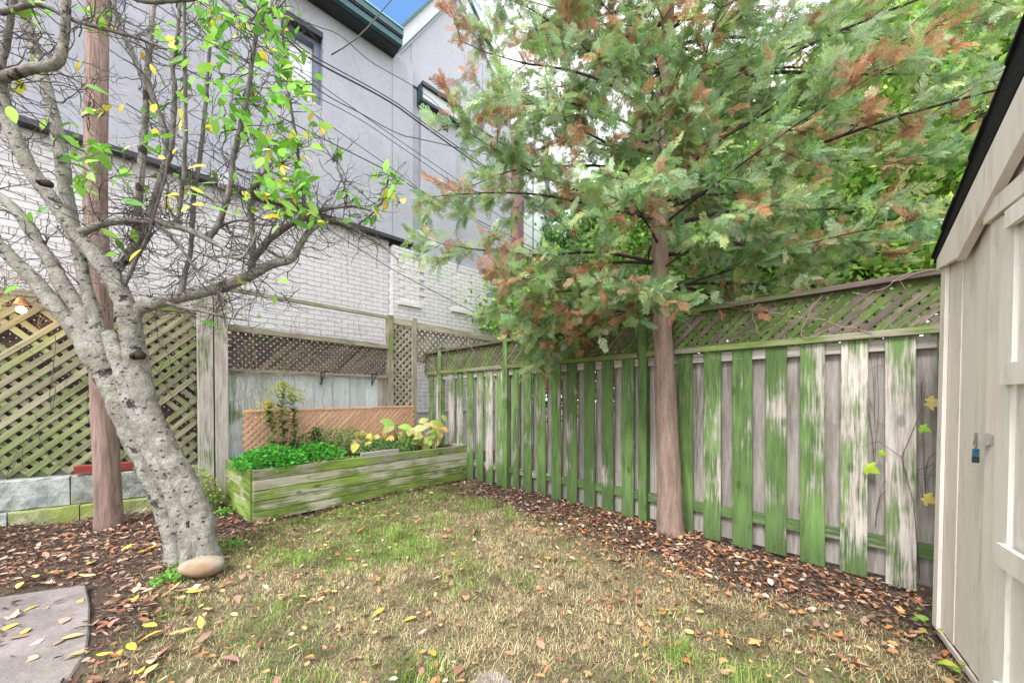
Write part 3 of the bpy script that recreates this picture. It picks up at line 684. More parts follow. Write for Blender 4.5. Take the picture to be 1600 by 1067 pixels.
sprism('wall', [(0, .02), (SW, .02), (SW, 2.0), (SW/2, 2.6), (0, 2.0)], -1.9, -.02, 'shed')
edges = [.0, .20, .385, .54]
for i in range(3):
    s0, s1 = edges[i]+.0015, edges[i+1]-.001
    sprism('siding_board', [(s0, .05), (s1, .05), (s1, roofz(s1)-.10), (s0, roofz(s0)-.10)], -.019, -.002 if i != 1 else -.006, 'shed', tone=1-.02*(i % 2))
sbox('corner_board', -.018, .045, .0, .016, .04, 2.03, 'shed', tone=1.02)
sbox('base_board', .047, SW, .0, .012, .02, .045, 'shed', tone=.8)
sbox('door_trim', .545, .635, -.018, .018, .06, 2.055, 'shed', tone=1.03)
sbox('door_head', .53, 1.85, -.018, .035, 2.06, 2.14, 'shed', tone=1.0)
sprism('gable_board', [(.545, 2.142), (1.19, 2.142), (1.19, 2.62), (.545, 2.31)], -.018, -.004, 'shed', tone=.98)
dr = sbox('door', .645, 1.22, -.018, .004, .08, 2.05, 'sheddoor')
for k_, (s0, s1) in enumerate(((.76, .90), (.904, 1.05), (1.054, 1.12))): sbox('door_plank', s0, s1, .004, .010, .10, 2.0, 'sheddoor', dr, rnd.uniform(.96, 1.03))
sbox('stile', .647, .756, .004, .024, .085, 2.04, 'sheddoor', dr, 1.0)
sbox('stile', 1.124, 1.218, .004, .024, .085, 2.04, 'sheddoor', dr, 1.0)
for z0, z1 in ((1.352, 1.435), (.648, .733), (1.965, 2.035), (.10, .19)): sbox('door_rail', .74, 1.17, .0245, .045, z0, z1, 'sheddoor', dr, 1.03)
dr2 = sbox('door', 1.23, 1.85, -.018, .004, .08, 2.05, 'sheddoor')
for mir in (0, 1):
    f_ = (lambda q: SW-q) if mir else (lambda q: q)
    rr = sprism('roof', [(f_(-.05), 2.065), (f_(SW/2-.001), 2.70), (f_(SW/2-.001), 2.935), (f_(-.05), 2.10)], -2.0, .038, 'shingle')
    n = 8
    for i in range(n):
        a0, a1 = -.06+(SW/2+.06)*i/n, -.06+(SW/2+.06)*(i+1)/n; q0, q1 = 2.10+(a0+.05)*.668, 2.10+(a1+.05)*.668
        sprism('shingle', [(f_(a0), q0+.001), (f_(a1), q1+.001), (f_(a1), q1+.012), (f_(a0), q0+.022)], -2.0, .045+.006*(i % 2), 'shingle', rr)
    sprism('fascia', [(f_(-.01), 2.02), (f_(.33), 1.995), (f_(SW/2-.002), 2.455), (f_(SW/2-.002), 2.69), (f_(-.01), 2.075)], .0165, .036, 'shed', tone=.98)
    sprism('soffit_trim', [(f_(.30), 1.975), (f_(.335), 1.993), (f_(SW/2-.002), 2.453), (f_(SW/2-.002), 2.435)], .0165, .05, 'shed', tone=.9)
# hasp and padlock
hs = empty('padlock', sp(.575, .02, 1.135), 'small steel padlock and turquoise key tag hanging on the shed hasp', 'padlock')
mb = MB(); vs = None
h1 = sbox('hasp_plate', .52, .62, .0185, .024, 1.105, 1.145, 'steel', hs); h2 = sbox('staple', .565, .60, .024, .055, 1.10, 1.15, 'steel', hs)
mb = MB(); c = sp(.545, .045, 1.10); mb.tube([c+SE*(.014*math.cos(a))+Vector((0, 0, .018*math.sin(a))) for a in np.linspace(0, 2*math.pi, 14)], [.003]*14, 6, cap=False); mb.build('shackle', M['steel'], hs, True)
sbox('key_tag', .531, .551, .035, .050, 1.045, 1.078, 'keyteal', hs); sbox('tag_end', .532, .550, .034, .051, 1.018, 1.0445, 'darkmetal', hs)

# ------------------------------------------------------------------ leaves: shapes
def leaf_mesh(name, mat, L=1.0, W=.42, curl=.12, n=5, lobes=0):
    """flat-ish leaf along +X with a folded midrib"""
    mb = MB(); vs = []; 
    for i in range(n+1):
        u = i/n; wd = W*math.sin(math.pi*min(1, u*.94+.03))**.8*(1-.25*u)
        if lobes: wd = W*(.55+.45*abs(math.sin(u*math.pi*lobes)))*math.sin(math.pi*min(1, u*.96+.04))**.5
        z = -curl*u*u*L
        vs += [(u*L, wd*L, z+.10*wd*L), (u*L, 0, z-.0), (u*L, -wd*L, z+.10*wd*L)]
    fs = []
    for i in range(n):
        a = i*3; fs += [(a, a+3, a+4, a+1), (a+1, a+4, a+5, a+2)]
    mb.add(vs, fs); return mb.mesh(name, mat, True)
def maple_mesh(name, mat, curl=.15):
    r = [(0, 0, 0)]; pts = []
    spec = [(180, .12), (150, .38), (128, .55), (112, .40), (88, .72), (72, .95), (56, .55), (28, .72), (0, 1.15), (-28, .72), (-56, .55), (-72, .95), (-88, .72), (-112, .40), (-128, .55), (-150, .38)]
    for a, d in spec:
        x, y = d*math.cos(R(a)), d*math.sin(R(a)); pts.append((x*.5, y*.5, -curl*d*d*.5+rnd.uniform(-.03, .03)))
    mb = MB(); n = len(pts); mb.add([(0, 0, .03)]+pts, [(0, 1+i, 1+(i+1) % n) for i in range(n)]); return mb.mesh(name, mat)
LM = [leaf_mesh('leaf', M['leaf'], 1, .27, c) for c in (.05, .18, .32)]
HL = [leaf_mesh('hosta_leaf', M['leaf'], 1, .40, c) for c in (.2, .4)]
DL = [leaf_mesh('fallen_leaf', M['dryleaf'], 1, w_, c) for w_, c in ((.24, .15), (.3, .3), (.2, -.25), (.34, .1))]
MP = [maple_mesh('maple_leaf', M['leaf'], .15), maple_mesh('maple_leaf', M['leaf'], .3)]
MD = [maple_mesh('fallen_leaf', M['dryleaf'], .25), maple_mesh('fallen_leaf', M['dryleaf'], -.3)]
def put_leaf(name, me, p, d, size, col, root=None, roll=0., nrm=(0, 0, 1)):
    d = Vector(d).normalized(); nz = Vector(nrm); y = nz.cross(d)
    if y.length < .05: y = Vector((0, 1, 0)).cross(d)
    y.normalize(); z = d.cross(y)
    Mx = Matrix(((d.x, y.x, z.x, 0), (d.y, y.y, z.y, 0), (d.z, y.z, z.z, 0), (0, 0, 0, 1))) @ Matrix.Rotation(roll, 4, 'X')
    o = link(name, me, None, root, Matrix.Translation(p) @ Mx @ Matrix.Scale(size, 4)); o.color = (*col, 1); return o
GREENS = [(.16, .42, .04), (.22, .50, .06), (.32, .58, .10), (.12, .32, .05)]
YEL = [(.78, .62, .06), (.80, .68, .14), (.60, .58, .10)]
def jc(c, a=.15): f = 1+rnd.uniform(-a, a); return tuple(min(1, x*f*(1+rnd.uniform(-.08, .08))) for x in c)

# ------------------------------------------------------------------ grey leaning tree
tr = empty('grey_tree', at(300, 885, 2.84), 'leaning pale grey fruit tree with forked trunk, twiggy crown and green-yellow leaves', 'tree')
def px_path(lst, y0, y1):
    """[(px,py,width_px)] -> points, radii; depth runs y0 -> y1 along the path"""
    d = [0]
    for a, b in zip(lst, lst[1:]): d.append(d[-1]+math.hypot(b[0]-a[0], b[1]-a[1]))
    P, Rr = [], []
    for (x, y, w_), q in zip(lst, d):
        Yd = y0+(y1-y0)*q/d[-1]; p_ = at(x, y, Yd); P.append(p_); Rr.append(w_/2/F*Yd*Yd/math.hypot(p_.x, Yd))
    return P, Rr
def smooth(P, Rr, k=5, wob=0.0):
    Q, S_ = [], []
    for i in range(len(P)-1):
        a, b, c, d = P[max(i-1, 0)], P[i], P[i+1], P[min(i+2, len(P)-1)]
        for j in range(k):
            u = j/k; v = .5*((2*b)+(c-a)*u+(2*a-5*b+4*c-d)*u*u+(3*b-a-3*c+d)*u**3)
            r_ = Rr[i]*(1-u)+Rr[i+1]*u
            if wob: v = v+Vector((rnd.uniform(-1, 1), rnd.uniform(-1, 1), rnd.uniform(-1, 1)))*wob*r_
            Q.append(v); S_.append(r_)
    Q.append(P[-1]); S_.append(Rr[-1]); return Q, S_
import mathutils
def tree_tube(lists, name, mat, n=18, amp=.08, wob=.03):
    mb = MB()
    for lst, y0, y1 in lists:
        P, Rr = px_path(lst, y0, y1); Q, S_ = smooth(P, Rr, 16 if n > 20 else 8, wob); S_ = [q*(1 if n > 20 else .98) for q in S_]; b = len(mb.v); mb.tube(Q, S_, n)
        for i in range(len(Q)):
            for k_ in range(n):
                v = Vector(mb.v[b+i*n+k_]); c = Q[i]; dv = v-c
                s_ = 1+amp*1.5*mathutils.noise.noise(v*8)+amp*.8*mathutils.noise.noise(v*27)+(amp*.45*mathutils.noise.noise(Vector((v.x*60, v.y*60, v.z*60))) if n > 20 else 0)
                mb.v[b+i*n+k_] = tuple(c+dv*s_)
    return mb.build(name, mat, tr, True)
RT = [(330, 905, 70), (326, 885, 52), (320, 850, 42), (311, 800, 40), (282, 740, 43), (253, 690, 44), (230, 640, 44), (217, 590, 43), (208, 535, 41), (200, 490, 38)]
LT = [(284, 890, 66), (280, 862, 48), (263, 800, 42), (239, 740, 44), (215, 690, 46), (194, 640, 48), (176, 600, 50), (160, 570, 52), (142, 543, 50)]
MT = [(308, 900, 60), (303, 862, 46), (288, 800, 46), (262, 740, 42), (236, 690, 42), (213, 640, 40), (197, 590, 38), (182, 550, 34), (170, 520, 26)]
tree_tube([(RT, 2.80, 2.82), (LT, 2.86, 2.86), (MT, 2.79, 2.83)], 'trunk', M['bark'], 40, .10, .015)
limbs = [([(150, 560, 44), (128, 528, 40), (108, 502, 36), (75, 465, 34), (45, 430, 32), (20, 405, 30), (0, 385, 28), (-45, 350, 24)], 2.86, 2.75),
 ([(158, 560, 42), (140, 515, 38), (118, 478, 34), (95, 440, 32), (80, 410, 30), (62, 385, 28), (45, 355, 27), (25, 330, 25), (-5, 305, 22), (-60, 280, 18)], 2.87, 2.95),
 ([(165, 560, 40), (152, 510, 28), (136, 455, 24), (124, 400, 25), (112, 345, 27), (103, 300, 28), (97, 250, 28), (85, 190, 26), (70, 130, 24), (55, 80, 22), (40, 20, 20), (35, -40, 18)], 2.87, 3.05),
 ([(201, 500, 43), (190, 462, 38), (172, 430, 36), (150, 400, 34), (131, 380, 32), (112, 355, 30), (94, 330, 30), (70, 297, 32), (47, 264, 33), (28, 225, 32), (12, 185, 30), (3, 150, 28), (-2, 115, 24), (-10, 60, 20), (-15, 0, 18)], 2.82, 2.55),
 ([(0, 122, 24), (25, 115, 22), (55, 106, 22), (82, 103, 21), (95, 90, 20), (100, 60, 18), (103, 20, 17), (104, -30, 15)], 2.58, 2.5),
 ([(0, 110, 16), (8, 80, 15), (15, 40, 14), (22, 0, 13), (28, -40, 12)], 2.56, 2.5),
 ([(200, 505, 34), (214, 484, 28), (238, 475, 25), (275, 466, 24), (310, 458, 22), (345, 449, 20), (387, 433, 19), (423, 414, 15), (456, 404, 12), (470, 380, 10), (487, 359, 9), (505, 348, 8), (526, 345, 7), (552, 357, 6), (578, 373, 5), (599, 385, 4), (622, 406, 2.5)], 2.82, 3.25),
 ([(112, 375, 24), (131, 362, 19), (152, 353, 17), (176, 347, 16), (211, 345, 16), (235, 346, 15), (263, 351, 14), (289, 358, 13), (312, 367, 12), (331, 378, 10), (350, 388, 8), (364, 402, 7), (378, 402, 6), (392, 385, 5), (402, 360, 4)], 2.74, 2.75),
 ([(273, 353, 9), (280, 332, 8), (284, 297, 8), (288, 264, 8), (290, 187, 7), (289, 117, 7), (288, 47, 6), (289, -20, 5)], 2.75, 2.6),
 ([(326, 373, 10), (340, 353, 10), (350, 327, 10), (357, 304, 10), (362, 273, 9), (364, 250, 9), (373, 211, 9), (383, 164, 8), (390, 129, 8), (394, 94, 8), (399, 63, 7), (404, 40, 6), (412, 19, 5), (420, -20, 4)], 2.75, 2.65),
 ([(168, 445, 24), (187, 414, 20), (204, 396, 20), (213, 376, 18), (214, 355, 17), (214, 327, 16), (218, 297, 15), (223, 234, 14), (228, 176, 12), (230, 117, 12), (235, 59, 11), (239, 15, 10), (243, -30, 9)], 2.82, 2.9),
 ([(206, 398, 18), (227, 358, 17), (235, 335, 16), (245, 305, 15), (255, 272, 14), (261, 245, 13), (256, 199, 12), (245, 170, 12), (233, 136, 12), (214, 101, 12), (200, 68, 11), (185, 42, 11), (176, 0, 10), (170, -30, 9)], 2.85, 2.75),
 ([(260, 260, 10), (268, 234, 10), (270, 199, 9), (273, 140, 9), (270, 105, 8), (277, 59, 8), (281, 0, 7), (283, -30, 6)], 2.8, 2.85),
 ([(184, 462, 9), (199, 437, 8), (211, 409, 8), (223, 386, 7), (234, 362, 6), (243, 327, 5), (256, 285, 4), (262, 245, 3)], 2.8, 2.6),
 ([(391, 432, 13), (397, 405, 12), (410, 388, 12), (423, 373, 12), (450, 353, 10), (477, 340, 9), (503, 328, 7), (529, 324, 5), (552, 322, 4), (580, 330, 2.5)], 3.0, 3.1),
 ([(392, 430, 12), (396, 390, 10), (393, 350, 9), (390, 320, 9), (393, 300, 9), (403, 285, 9), (412, 272, 7), (425, 255, 4)], 3.0, 3.2),
 ([(487, 359, 6), (480, 340, 6), (473, 305, 5), (468, 259, 5), (462, 212, 5), (452, 150, 4.5), (445, 94, 4), (441, 37, 4), (436, -20, 3)], 3.1, 2.9),
 ([(282, 462, 12), (290, 425, 10), (298, 391, 9), (303, 308, 9), (312, 250, 9), (320, 180, 8), (325, 110, 7), (330, 50, 6), (333, -20, 5)], 2.88, 3.1),
 ([(261, 474, 9), (294, 482, 7), (329, 489, 6), (352, 496, 5), (385, 500, 3)], 2.83, 2.7),
 ([(540, 322, 3.5), (541, 300, 3.5), (534, 280, 3), (527, 258, 3), (526, 240, 2.5)], 3.1, 3.1),
 ([(560, 350, 3), (575, 340, 3), (592, 322, 3), (602, 305, 3), (606, 285, 2.5), (607, 270, 2)], 3.2, 3.2),
 ([(320, 367, 6), (370, 345, 4), (420, 352, 3.5), (440, 330, 3)], 2.75, 2.9),
 ([(200, 345, 6), (245, 352, 7), (280, 385, 6), (310, 425, 6), (335, 448, 6), (352, 470, 5)], 2.7, 2.75),
 ([(0, 20, 14), (60, 8, 12), (110, 30, 10), (160, 45, 8), (215, 60, 7), (260, 78, 5)], 2.5, 2.6),
 ([(190, -10, 8), (230, 3, 9), (290, 0, 8), (340, -5, 7), (380, 30, 5), (430, 50, 3)], 2.6, 2.6)]
paths = []
for lst, y0, y1 in limbs:
    big = max(p[2] for p in lst) > 20
    o = tree_tube([(lst, y0, y1)], 'branch', M['bark'] if big else M['barkthin'], 14 if big else 8, .09 if big else .12, .05 if big else .12)
    P, Rr = px_path(lst, y0, y1); paths.append(smooth(P, Rr, 5))
# knots and pruning stubs on the trunk
for px_, py_, yy, s_ in ((205, 556, 2.68, .03), (58, 283, 2.50, .022)):
    c = at(px_, py_, yy); mb = MB(); mb.tube([c+Vector((.0, .07, .02)), c+Vector((0, .02, 0)), c+Vector((.004, .0, -.004)), c+Vector((.002, .02, 0))], [s_*1.2, s_, s_*.6, s_*.3], 12, .25)
    mb.build('knot', M['darkbark'], tr, True)
# crooked twigs
TW = MB(); tips = []
def twig(p, d, L, r_, depth):
    n = max(3, int(L/.045)); pts = [p]; rr = [r_]; d = d.normalized()
    for i in range(n):
        d = (d+Vector((rnd.gauss(0, .30), rnd.gauss(0, .26), rnd.gauss(.05, .28)))).normalized()
        p = p+d*(L/n); pts.append(p); rr.append(r_*(1-.62*(i+1)/n))
        if depth > 0 and rnd.random() < (.55 if depth > 1 else .42):
            sd_ = (d+Vector((rnd.gauss(0, .8), rnd.gauss(0, .6), rnd.gauss(.2, .7)))).normalized()
            twig(p, sd_, L*rnd.uniform(.2, .5), rr[-1]*.75, depth-1)
    TW.tube(pts, rr, 4 if r_ > .003 else 3, cap=False); tips.append((pts[-1], d))
for Q, Sx in paths:
    for i in range(1, len(Q)-1):
        r_ = Sx[i]; px = 800+Q[i].x/Q[i].y*F
        k_ = 1 if r_ > .045 else 3
        dens = .26 if px < 330 else .36
        for _ in range(k_):
            if rnd.random() < (dens*.35 if r_ > .045 else dens):
                d = Vector((rnd.gauss(.15, .8), rnd.gauss(0, .55), rnd.gauss(.15, .75)))
                twig(Q[i], d, rnd.uniform(.10, .42)*(1.1 if px < 480 else .8), rnd.uniform(.003, .0055), 2 if rnd.random() < .5 else 1)
# dense hanging tangle at the lattice top and under the low branch
for _ in range(45):
    q = at(rnd.uniform(200, 470), rnd.uniform(395, 475), rnd.uniform(2.75, 3.3)); twig(q, Vector((rnd.gauss(0, 1), rnd.gauss(0, .4), rnd.gauss(-.1, .8))), rnd.uniform(.2, .5), .0042, 2)
for _ in range(55):
    q = at(rnd.uniform(430, 560), rnd.uniform(310, 365), rnd.uniform(3.05, 3.3)); twig(q, Vector((rnd.gauss(.3, 1), rnd.gauss(0, .4), rnd.gauss(.1, .8))), rnd.uniform(.15, .38), .0036, 2)
for _ in range(40):
    q = at(rnd.uniform(-20, 180), rnd.uniform(0, 420), rnd.uniform(2.5, 3.0)); twig(q, Vector((rnd.gauss(.4, 1), rnd.gauss(0, .4), rnd.gauss(0, .7))), rnd.uniform(.25, .6), .0045, 2)
o = TW.build('twigs', M['twig'], tr); o['kind'] = 'stuff'
# leaves
clusters = [(395, 30, 16, 45, .12), (350, 60, 14, 45, .25), (330, 25, 12, 40, .3), (430, 60, 9, 30, .3), (455, 100, 12, 30, .2), (465, 145, 10, 25, .35), (420, 150, 10, 30, .15), (375, 130, 16, 42, .15),
 (345, 180, 12, 35, .15), (385, 200, 12, 30, .2), (300, 110, 7, 40, .55), (250, 60, 6, 35, .7), (260, 170, 7, 40, .85), (420, 230, 18, 35, .15), (455, 245, 16, 28, .2), (440, 285, 16, 40, .3), (410, 310, 9, 35, .4),
 (480, 300, 8, 28, .2), (525, 235, 5, 10, .0), (545, 300, 6, 20, .2), (610, 285, 5, 12, .0), (615, 305, 7, 12, .9), (580, 325, 4, 15, .6), (600, 275, 4, 10, .0),
 (140, 240, 12, 22, .0), (100, 215, 4, 25, .0), (130, 285, 5, 22, .05), (200, 290, 4, 25, .1), (250, 230, 8, 30, .3), (290, 300, 8, 35, .7), (160, 30, 7, 25, .35), (65, 20, 5, 30, .0), (150, 160, 5, 35, .4),
 (30, 130, 4, 40, .2), (440, 5, 10, 40, .2), (490, 195, 6, 22, .3), (10, 470, 3, 18, .5), (60, 340, 2, 15, .0), (490, 345, 4, 20, .4), (400, 470, 4, 55, .3), (445, 320, 8, 25, .3), (350, 300, 4, 40, .4), (215, 370, 3, 60, .4), (180, 230, 3, 30, .1)]
n_leaf = 0; extra = []; tipA = np.array([tuple(t[0]) for t in tips]); STK = MB()
order = [(c_[0], c_[1], c_[3], c_[4]) for c_ in clusters for _ in range(int(c_[2]*2.3))]; rnd.shuffle(order)
for px_, py_, rad_, fy_ in order:
    fy = fy_*.6
    if True:
        q = at(px_+rnd.gauss(0, rad_*.55), py_+rnd.gauss(0, rad_*.55), rnd.uniform(2.45, 3.05) if px_ < 520 else 3.15+rnd.uniform(-.1, .1))
        # join to the nearest twig tip so that no leaf floats
        ni = int(((tipA-np.array(tuple(q)))**2).sum(1).argmin()); near = tips[ni][0]; gap_ = (near-q).length
        if gap_ > .30: q = near+(q-near)*(.30/gap_)
        if gap_ < .04: q = near.copy()
        else: STK.tube([near, (near+q)/2+Vector((rnd.gauss(0, .01), rnd.gauss(0, .01), rnd.gauss(0, .012))), q], [.0022, .0018, .0012], 3, cap=False)
        d = Vector((rnd.gauss(.1, .7), rnd.gauss(-.1, .5), rnd.gauss(-.05, .6)))
        col = jc(rnd.choice(YEL if rnd.random() < fy else GREENS), .2)
        sz_ = rnd.uniform(.06, .12); nm_ = (rnd.gauss(0, .4), -.7+rnd.gauss(0, .4), .7); n_leaf += 1
        if n_leaf <= 290: put_leaf('leaf', rnd.choice(LM), q, d, sz_, col, tr, rnd.uniform(-.7, .7), nm_)
        else: extra.append((tuple(q), tuple(d), sz_, col, nm_))
o = STK.build('leaf_stalks', M['twig'], tr); o['kind'] = 'stuff'
lt_m = LM[1]; LT_ = np.array([tuple(v.co) for v in lt_m.vertices]); LF_ = np.array([tuple(p.vertices) for p in lt_m.polygons])
A = frames(np.array([e[1] for e in extra]), rng.uniform(-.7, .7, len(extra)), np.array([e[4] for e in extra]))*np.array([e[2] for e in extra])[:, None, None]
o = link('small_leaves', scatter('small_leaves', LT_, LF_, np.array([e[0] for e in extra]), A, np.array([e[3] for e in extra]), M['foliage']), None, tr); o['kind'] = 'stuff'
# stone at its foot
mb = MB(); import mathutils as mu
c = at(318, 899, 2.66); n = 18
ang = .12
for i in range(11):
    ph_ = math.pi*i/10
    for k_ in range(n):
        a = 2*math.pi*k_/n; v = Vector((.148*math.sin(ph_)*math.cos(a), .11*math.sin(ph_)*math.sin(a), .062*math.cos(ph_)))
        s_ = 1+.22*mu.noise.noise(v*11)+.07*mu.noise.noise(v*35); mb.v.append(tuple(v*s_))
for i in range(10):
    for k_ in range(n): mb.f.append((i*n+k_, (i+1)*n+k_, (i+1)*n+(k_+1) % n, i*n+(k_+1) % n)); mb.m.append(0)
o = mb.build('stone', M['rock'], None, True); o.location = (c.x, 2.66, .085); o.rotation_euler = (0, 0, .2)
tag(o, 'smooth tan oval stone lying against the foot of the grey tree', 'stone')

# ------------------------------------------------------------------ cedar
cd = empty('cedar_tree', (1.487, 3.455, 0), 'tall cedar with straight brown trunk and browning feathery sprays before the board fence', 'tree')
ct = [(1049, 852, 70), (1048, 838, 54), (1047, 815, 46), (1045, 740, 41), (1041, 640, 38), (1037, 560, 34), (1033, 480, 31), (1031, 400, 28), (1029, 300, 26), (1033, 200, 25), (1038, 100, 23), (1043, 30, 22), (1046, -60, 20), (1048, -160, 17), (1050, -300, 13), (1051, -420, 8), (1052, -500, 3)]
ct = [(a, b, c*.92) for a, b, c in ct]; P, Rr = px_path(ct, 3.455, 3.46); Q, Sx = smooth(P, Rr, 7, .02); mb = MB(); mb.tube(Q, Sx, 20, .10)
mb.build('trunk', M['cedarbark'], cd, True)
def trunk_at(z):
    for i in range(len(Q)-1):
        if Q[i].z <= z <= Q[i+1].z: return Q[i], Sx[i]
    return Q[-1], .01
# spray template: a flat fern-like fan along +X, length 1
def spray_template():
    T, Fc = [], []
    def kite(x, y, a, L, w_, dz=0):
        b = len(T); c_, s_ = math.cos(a), math.sin(a)
        T.append((x, y, 0)); T.append((x+c_*L*.45-s_*w_, y+s_*L*.45+c_*w_, dz*.5)); T.append((x+c_*L, y+s_*L, dz)); T.append((x+c_*L*.45+s_*w_, y+s_*L*.45-c_*w_, dz*.5))
        Fc.append((b, b+3, b+1)); Fc.append((b+3, b+2, b+1))
    r2 = random.Random(3)
    kite(0, 0, 0, 1, .02)
    for i in range(7):
        x = .10+i*.12
        for sg in (1, -1):
            L = .46*(1-x)**.55*(.75+.35*r2.random()); a = sg*(R(34)+r2.uniform(-.12, .12)); xx = x+(0 if sg > 0 else .05)
            dz = r2.uniform(-.08, .05); kite(xx, 0, a, L, .017, dz)
            for j in range(3):
                u = .25+.25*j
                for s2_ in (1, -1):
                    if s2_*sg > 0 or j != 1:
                        a2 = a+s2_*R(30); L3 = L*.5*(1.2-u)+.04; x0, y0 = xx+math.cos(a)*L*u, math.sin(a)*L*u; b = len(T)
                        T.append((x0-math.sin(a2)*.013, y0+math.cos(a2)*.013, dz*u)); T.append((x0+math.sin(a2)*.013, y0-math.cos(a2)*.013, dz*u)); T.append((x0+math.cos(a2)*L3, y0+math.sin(a2)*L3, dz)); Fc.append((b, b+1, b+2))
    return np.array(T), np.array(Fc)
ST, SF = spray_template()
CG = np.array([(.29, .45, .15), (.38, .53, .27), (.20, .34, .10), (.45, .56, .36), (.27, .46, .25), (.48, .56, .25)]); CB = np.array([(.54, .28, .14), (.46, .25, .16), (.60, .40, .26), (.42, .20, .11)])
cones_at = []
def cedar_limb(z0, az, L, el, dens=1.0, brown=.14, dead=False):
    b, rt = trunk_at(z0); d = Vector((math.sin(az)*math.cos(el), math.cos(az)*math.cos(el), math.sin(el))); p = b.copy(); n = 10; pts = [p.copy()]; rr = [min(rt*.45, .004+.0065*L)]
    for i in range(n):
        d = (d+Vector((rnd.gauss(0, .10), rnd.gauss(0, .10), -.035+rnd.gauss(0, .05)))).normalized(); p = p+d*(L/n); pts.append(p.copy()); rr.append(rr[0]*(1-.85*(i+1)/n))
    mb = MB(); mb.tube(pts, rr, 6); segs_ = []
    for i in range(2, n+1):
        for _ in range(2 if i > 2 else 1):
            sd_ = (pts[i]-pts[i-1]).normalized(); side = sd_.cross(UP).normalized()*rnd.choice((-1, 1))
            q = pts[i].copy(); d2 = (sd_*.6+side*rnd.uniform(.4, 1.1)+Vector((0, 0, rnd.uniform(-.35, .35)))).normalized(); L2 = rnd.uniform(.25, .6)*(1.15-.5*i/n); m_ = 5; ps = [q.copy()]
            for k_ in range(m_): d2 = (d2+Vector((rnd.gauss(0, .15), rnd.gauss(0, .15), -.04+rnd.gauss(0, .12)))).normalized(); q = q+d2*(L2/m_); ps.append(q.copy())
            mb.tube(ps, [.0036*(1-.14*k_) for k_ in range(m_+1)], 3, cap=False); segs_.append(ps)
    lb_ = mb.build('branch', M['cedarlimb'], cd, True)
    pos, ax, nm, sz, cl_ = [], [], [], [], []
    limb_b = rnd.random() < .12
    for ps in segs_+[pts[4:]]:
        ns = int((10 if ps is not pts else 16)*dens+rnd.random()); bpatch = rnd.random() < (brown if not limb_b else .3)
        for _ in range(ns):
            k_ = rnd.uniform(.15, .999)*(len(ps)-1); i = int(k_); u = k_-i; q = ps[i]*(1-u)+ps[min(i+1, len(ps)-1)]*u; dd = (ps[min(i+1, len(ps)-1)]-ps[i]).normalized()
            a_ = (dd*rnd.uniform(.2, 1)+Vector((rnd.gauss(0, .55), rnd.gauss(0, .55), rnd.gauss(-.08, .42)))).normalized()
            pos.append(q); ax.append(a_); nm.append((rnd.gauss(0, .7), rnd.gauss(-.5, .6), rnd.gauss(.4, .6))); sz.append(rnd.uniform(.085, .19)*(.85 if bpatch else 1))
            isb = (bpatch and rnd.random() < .85) or rnd.random() < .03
            cl_.append((CB if isb else CG)[rnd.randrange(4 if isb else 6)]*rnd.uniform(.6, 1.3))
            if rnd.random() < .008: cones_at.append((q+a_*.04, lb_))
    if pos:
        A = frames(np.array([tuple(a) for a in ax]), None, np.array(nm))*np.array(sz)[:, None, None]
        o = link('foliage', scatter('foliage', ST, SF, np.array([tuple(p) for p in pos]), A, np.array(cl_), M['cedarleaf']), None, lb_); o['kind'] = 'stuff'
def azl(a): return R(a)
# az: 0 = away (+Y), 90 = right (+X), -90 = left, 180 = towards camera
spec = []
for i in range(66):
    z0 = 2.15+4.7*(i/66)**.95; az = (i*137.5+20) % 360-180
    toward = max(0, math.cos(R(az-180)))
    side = abs(math.sin(R(az)))
    L = (1.5+.75*side*(1.1 if math.sin(R(az)) > 0 else .72))*(1-.55*max(0, (z0-4.6)/3)) - .75*toward
    if z0 < 2.5: L *= .85
    el = R(11+23*min(1, (z0-2.0)/2)) + rnd.uniform(-.12, .18)
    spec.append((z0, R(az), max(.6, L), el))
spec += [(3.1, R(110), 2.8, R(14)), (3.7, R(95), 2.9, R(14)), (4.2, R(88), 2.9, R(14)), (2.7, R(75), 2.7, R(12)), (4.9, R(95), 2.7, R(10)), (4.9, R(-20), 1.6, R(15)), (2.35, R(-95), 1.60, R(6)), (2.45, R(-75), 1.68, R(9)), (2.25, R(85), 1.7, R(8)), (2.4, R(100), 1.9, R(9)), (2.6, R(-100), 2.02, R(14)), (3.0, R(-85), 2.10, R(16)), (3.4, R(-95), 2.10, R(20)), (2.9, R(95), 2.5, R(12)), (3.4, R(80), 2.6, R(18)), (3.9, R(105), 2.5, R(18)), (3.8, R(-80), 1.93, R(25)), (2.2, R(-80), 1.51, R(4)), (2.15, R(-105), 1.26, R(4)), (4.0, R(-100), 1.93, R(15)), (2.4, R(60), 2.0, R(8)), (3.2, R(60), 2.3, R(18)), (4.3, R(75), 2.4, R(15)), (4.6, R(100), 2.3, R(10)), (4.4, R(-70), 1.68, R(15))]
for z0, az, L, el in spec: cedar_limb(z0, az, L, el, 1.85, .25)
CNM = MB(); CNM.tube([(0, 0, 0), (0, 0, .004), (0, 0, .010), (0, 0, .015)], [.002, .006, .005, .001], 6)
cnm = CNM.mesh('cone', M['cone'], True)
for (q, par) in cones_at[:55]:
    mb = MB()
    for _ in range(14):
        p = q+Vector((rnd.gauss(0, .022), rnd.gauss(0, .022), rnd.gauss(0, .018))); mb.tube([p, p+Vector((0, 0, .006)), p+Vector((0, 0, .013)), p+Vector((0, 0, .018))], [.003, .0085, .007, .002], 5)
    o = mb.build('cone_cluster', M['cone'], par); o['kind'] = 'stuff'

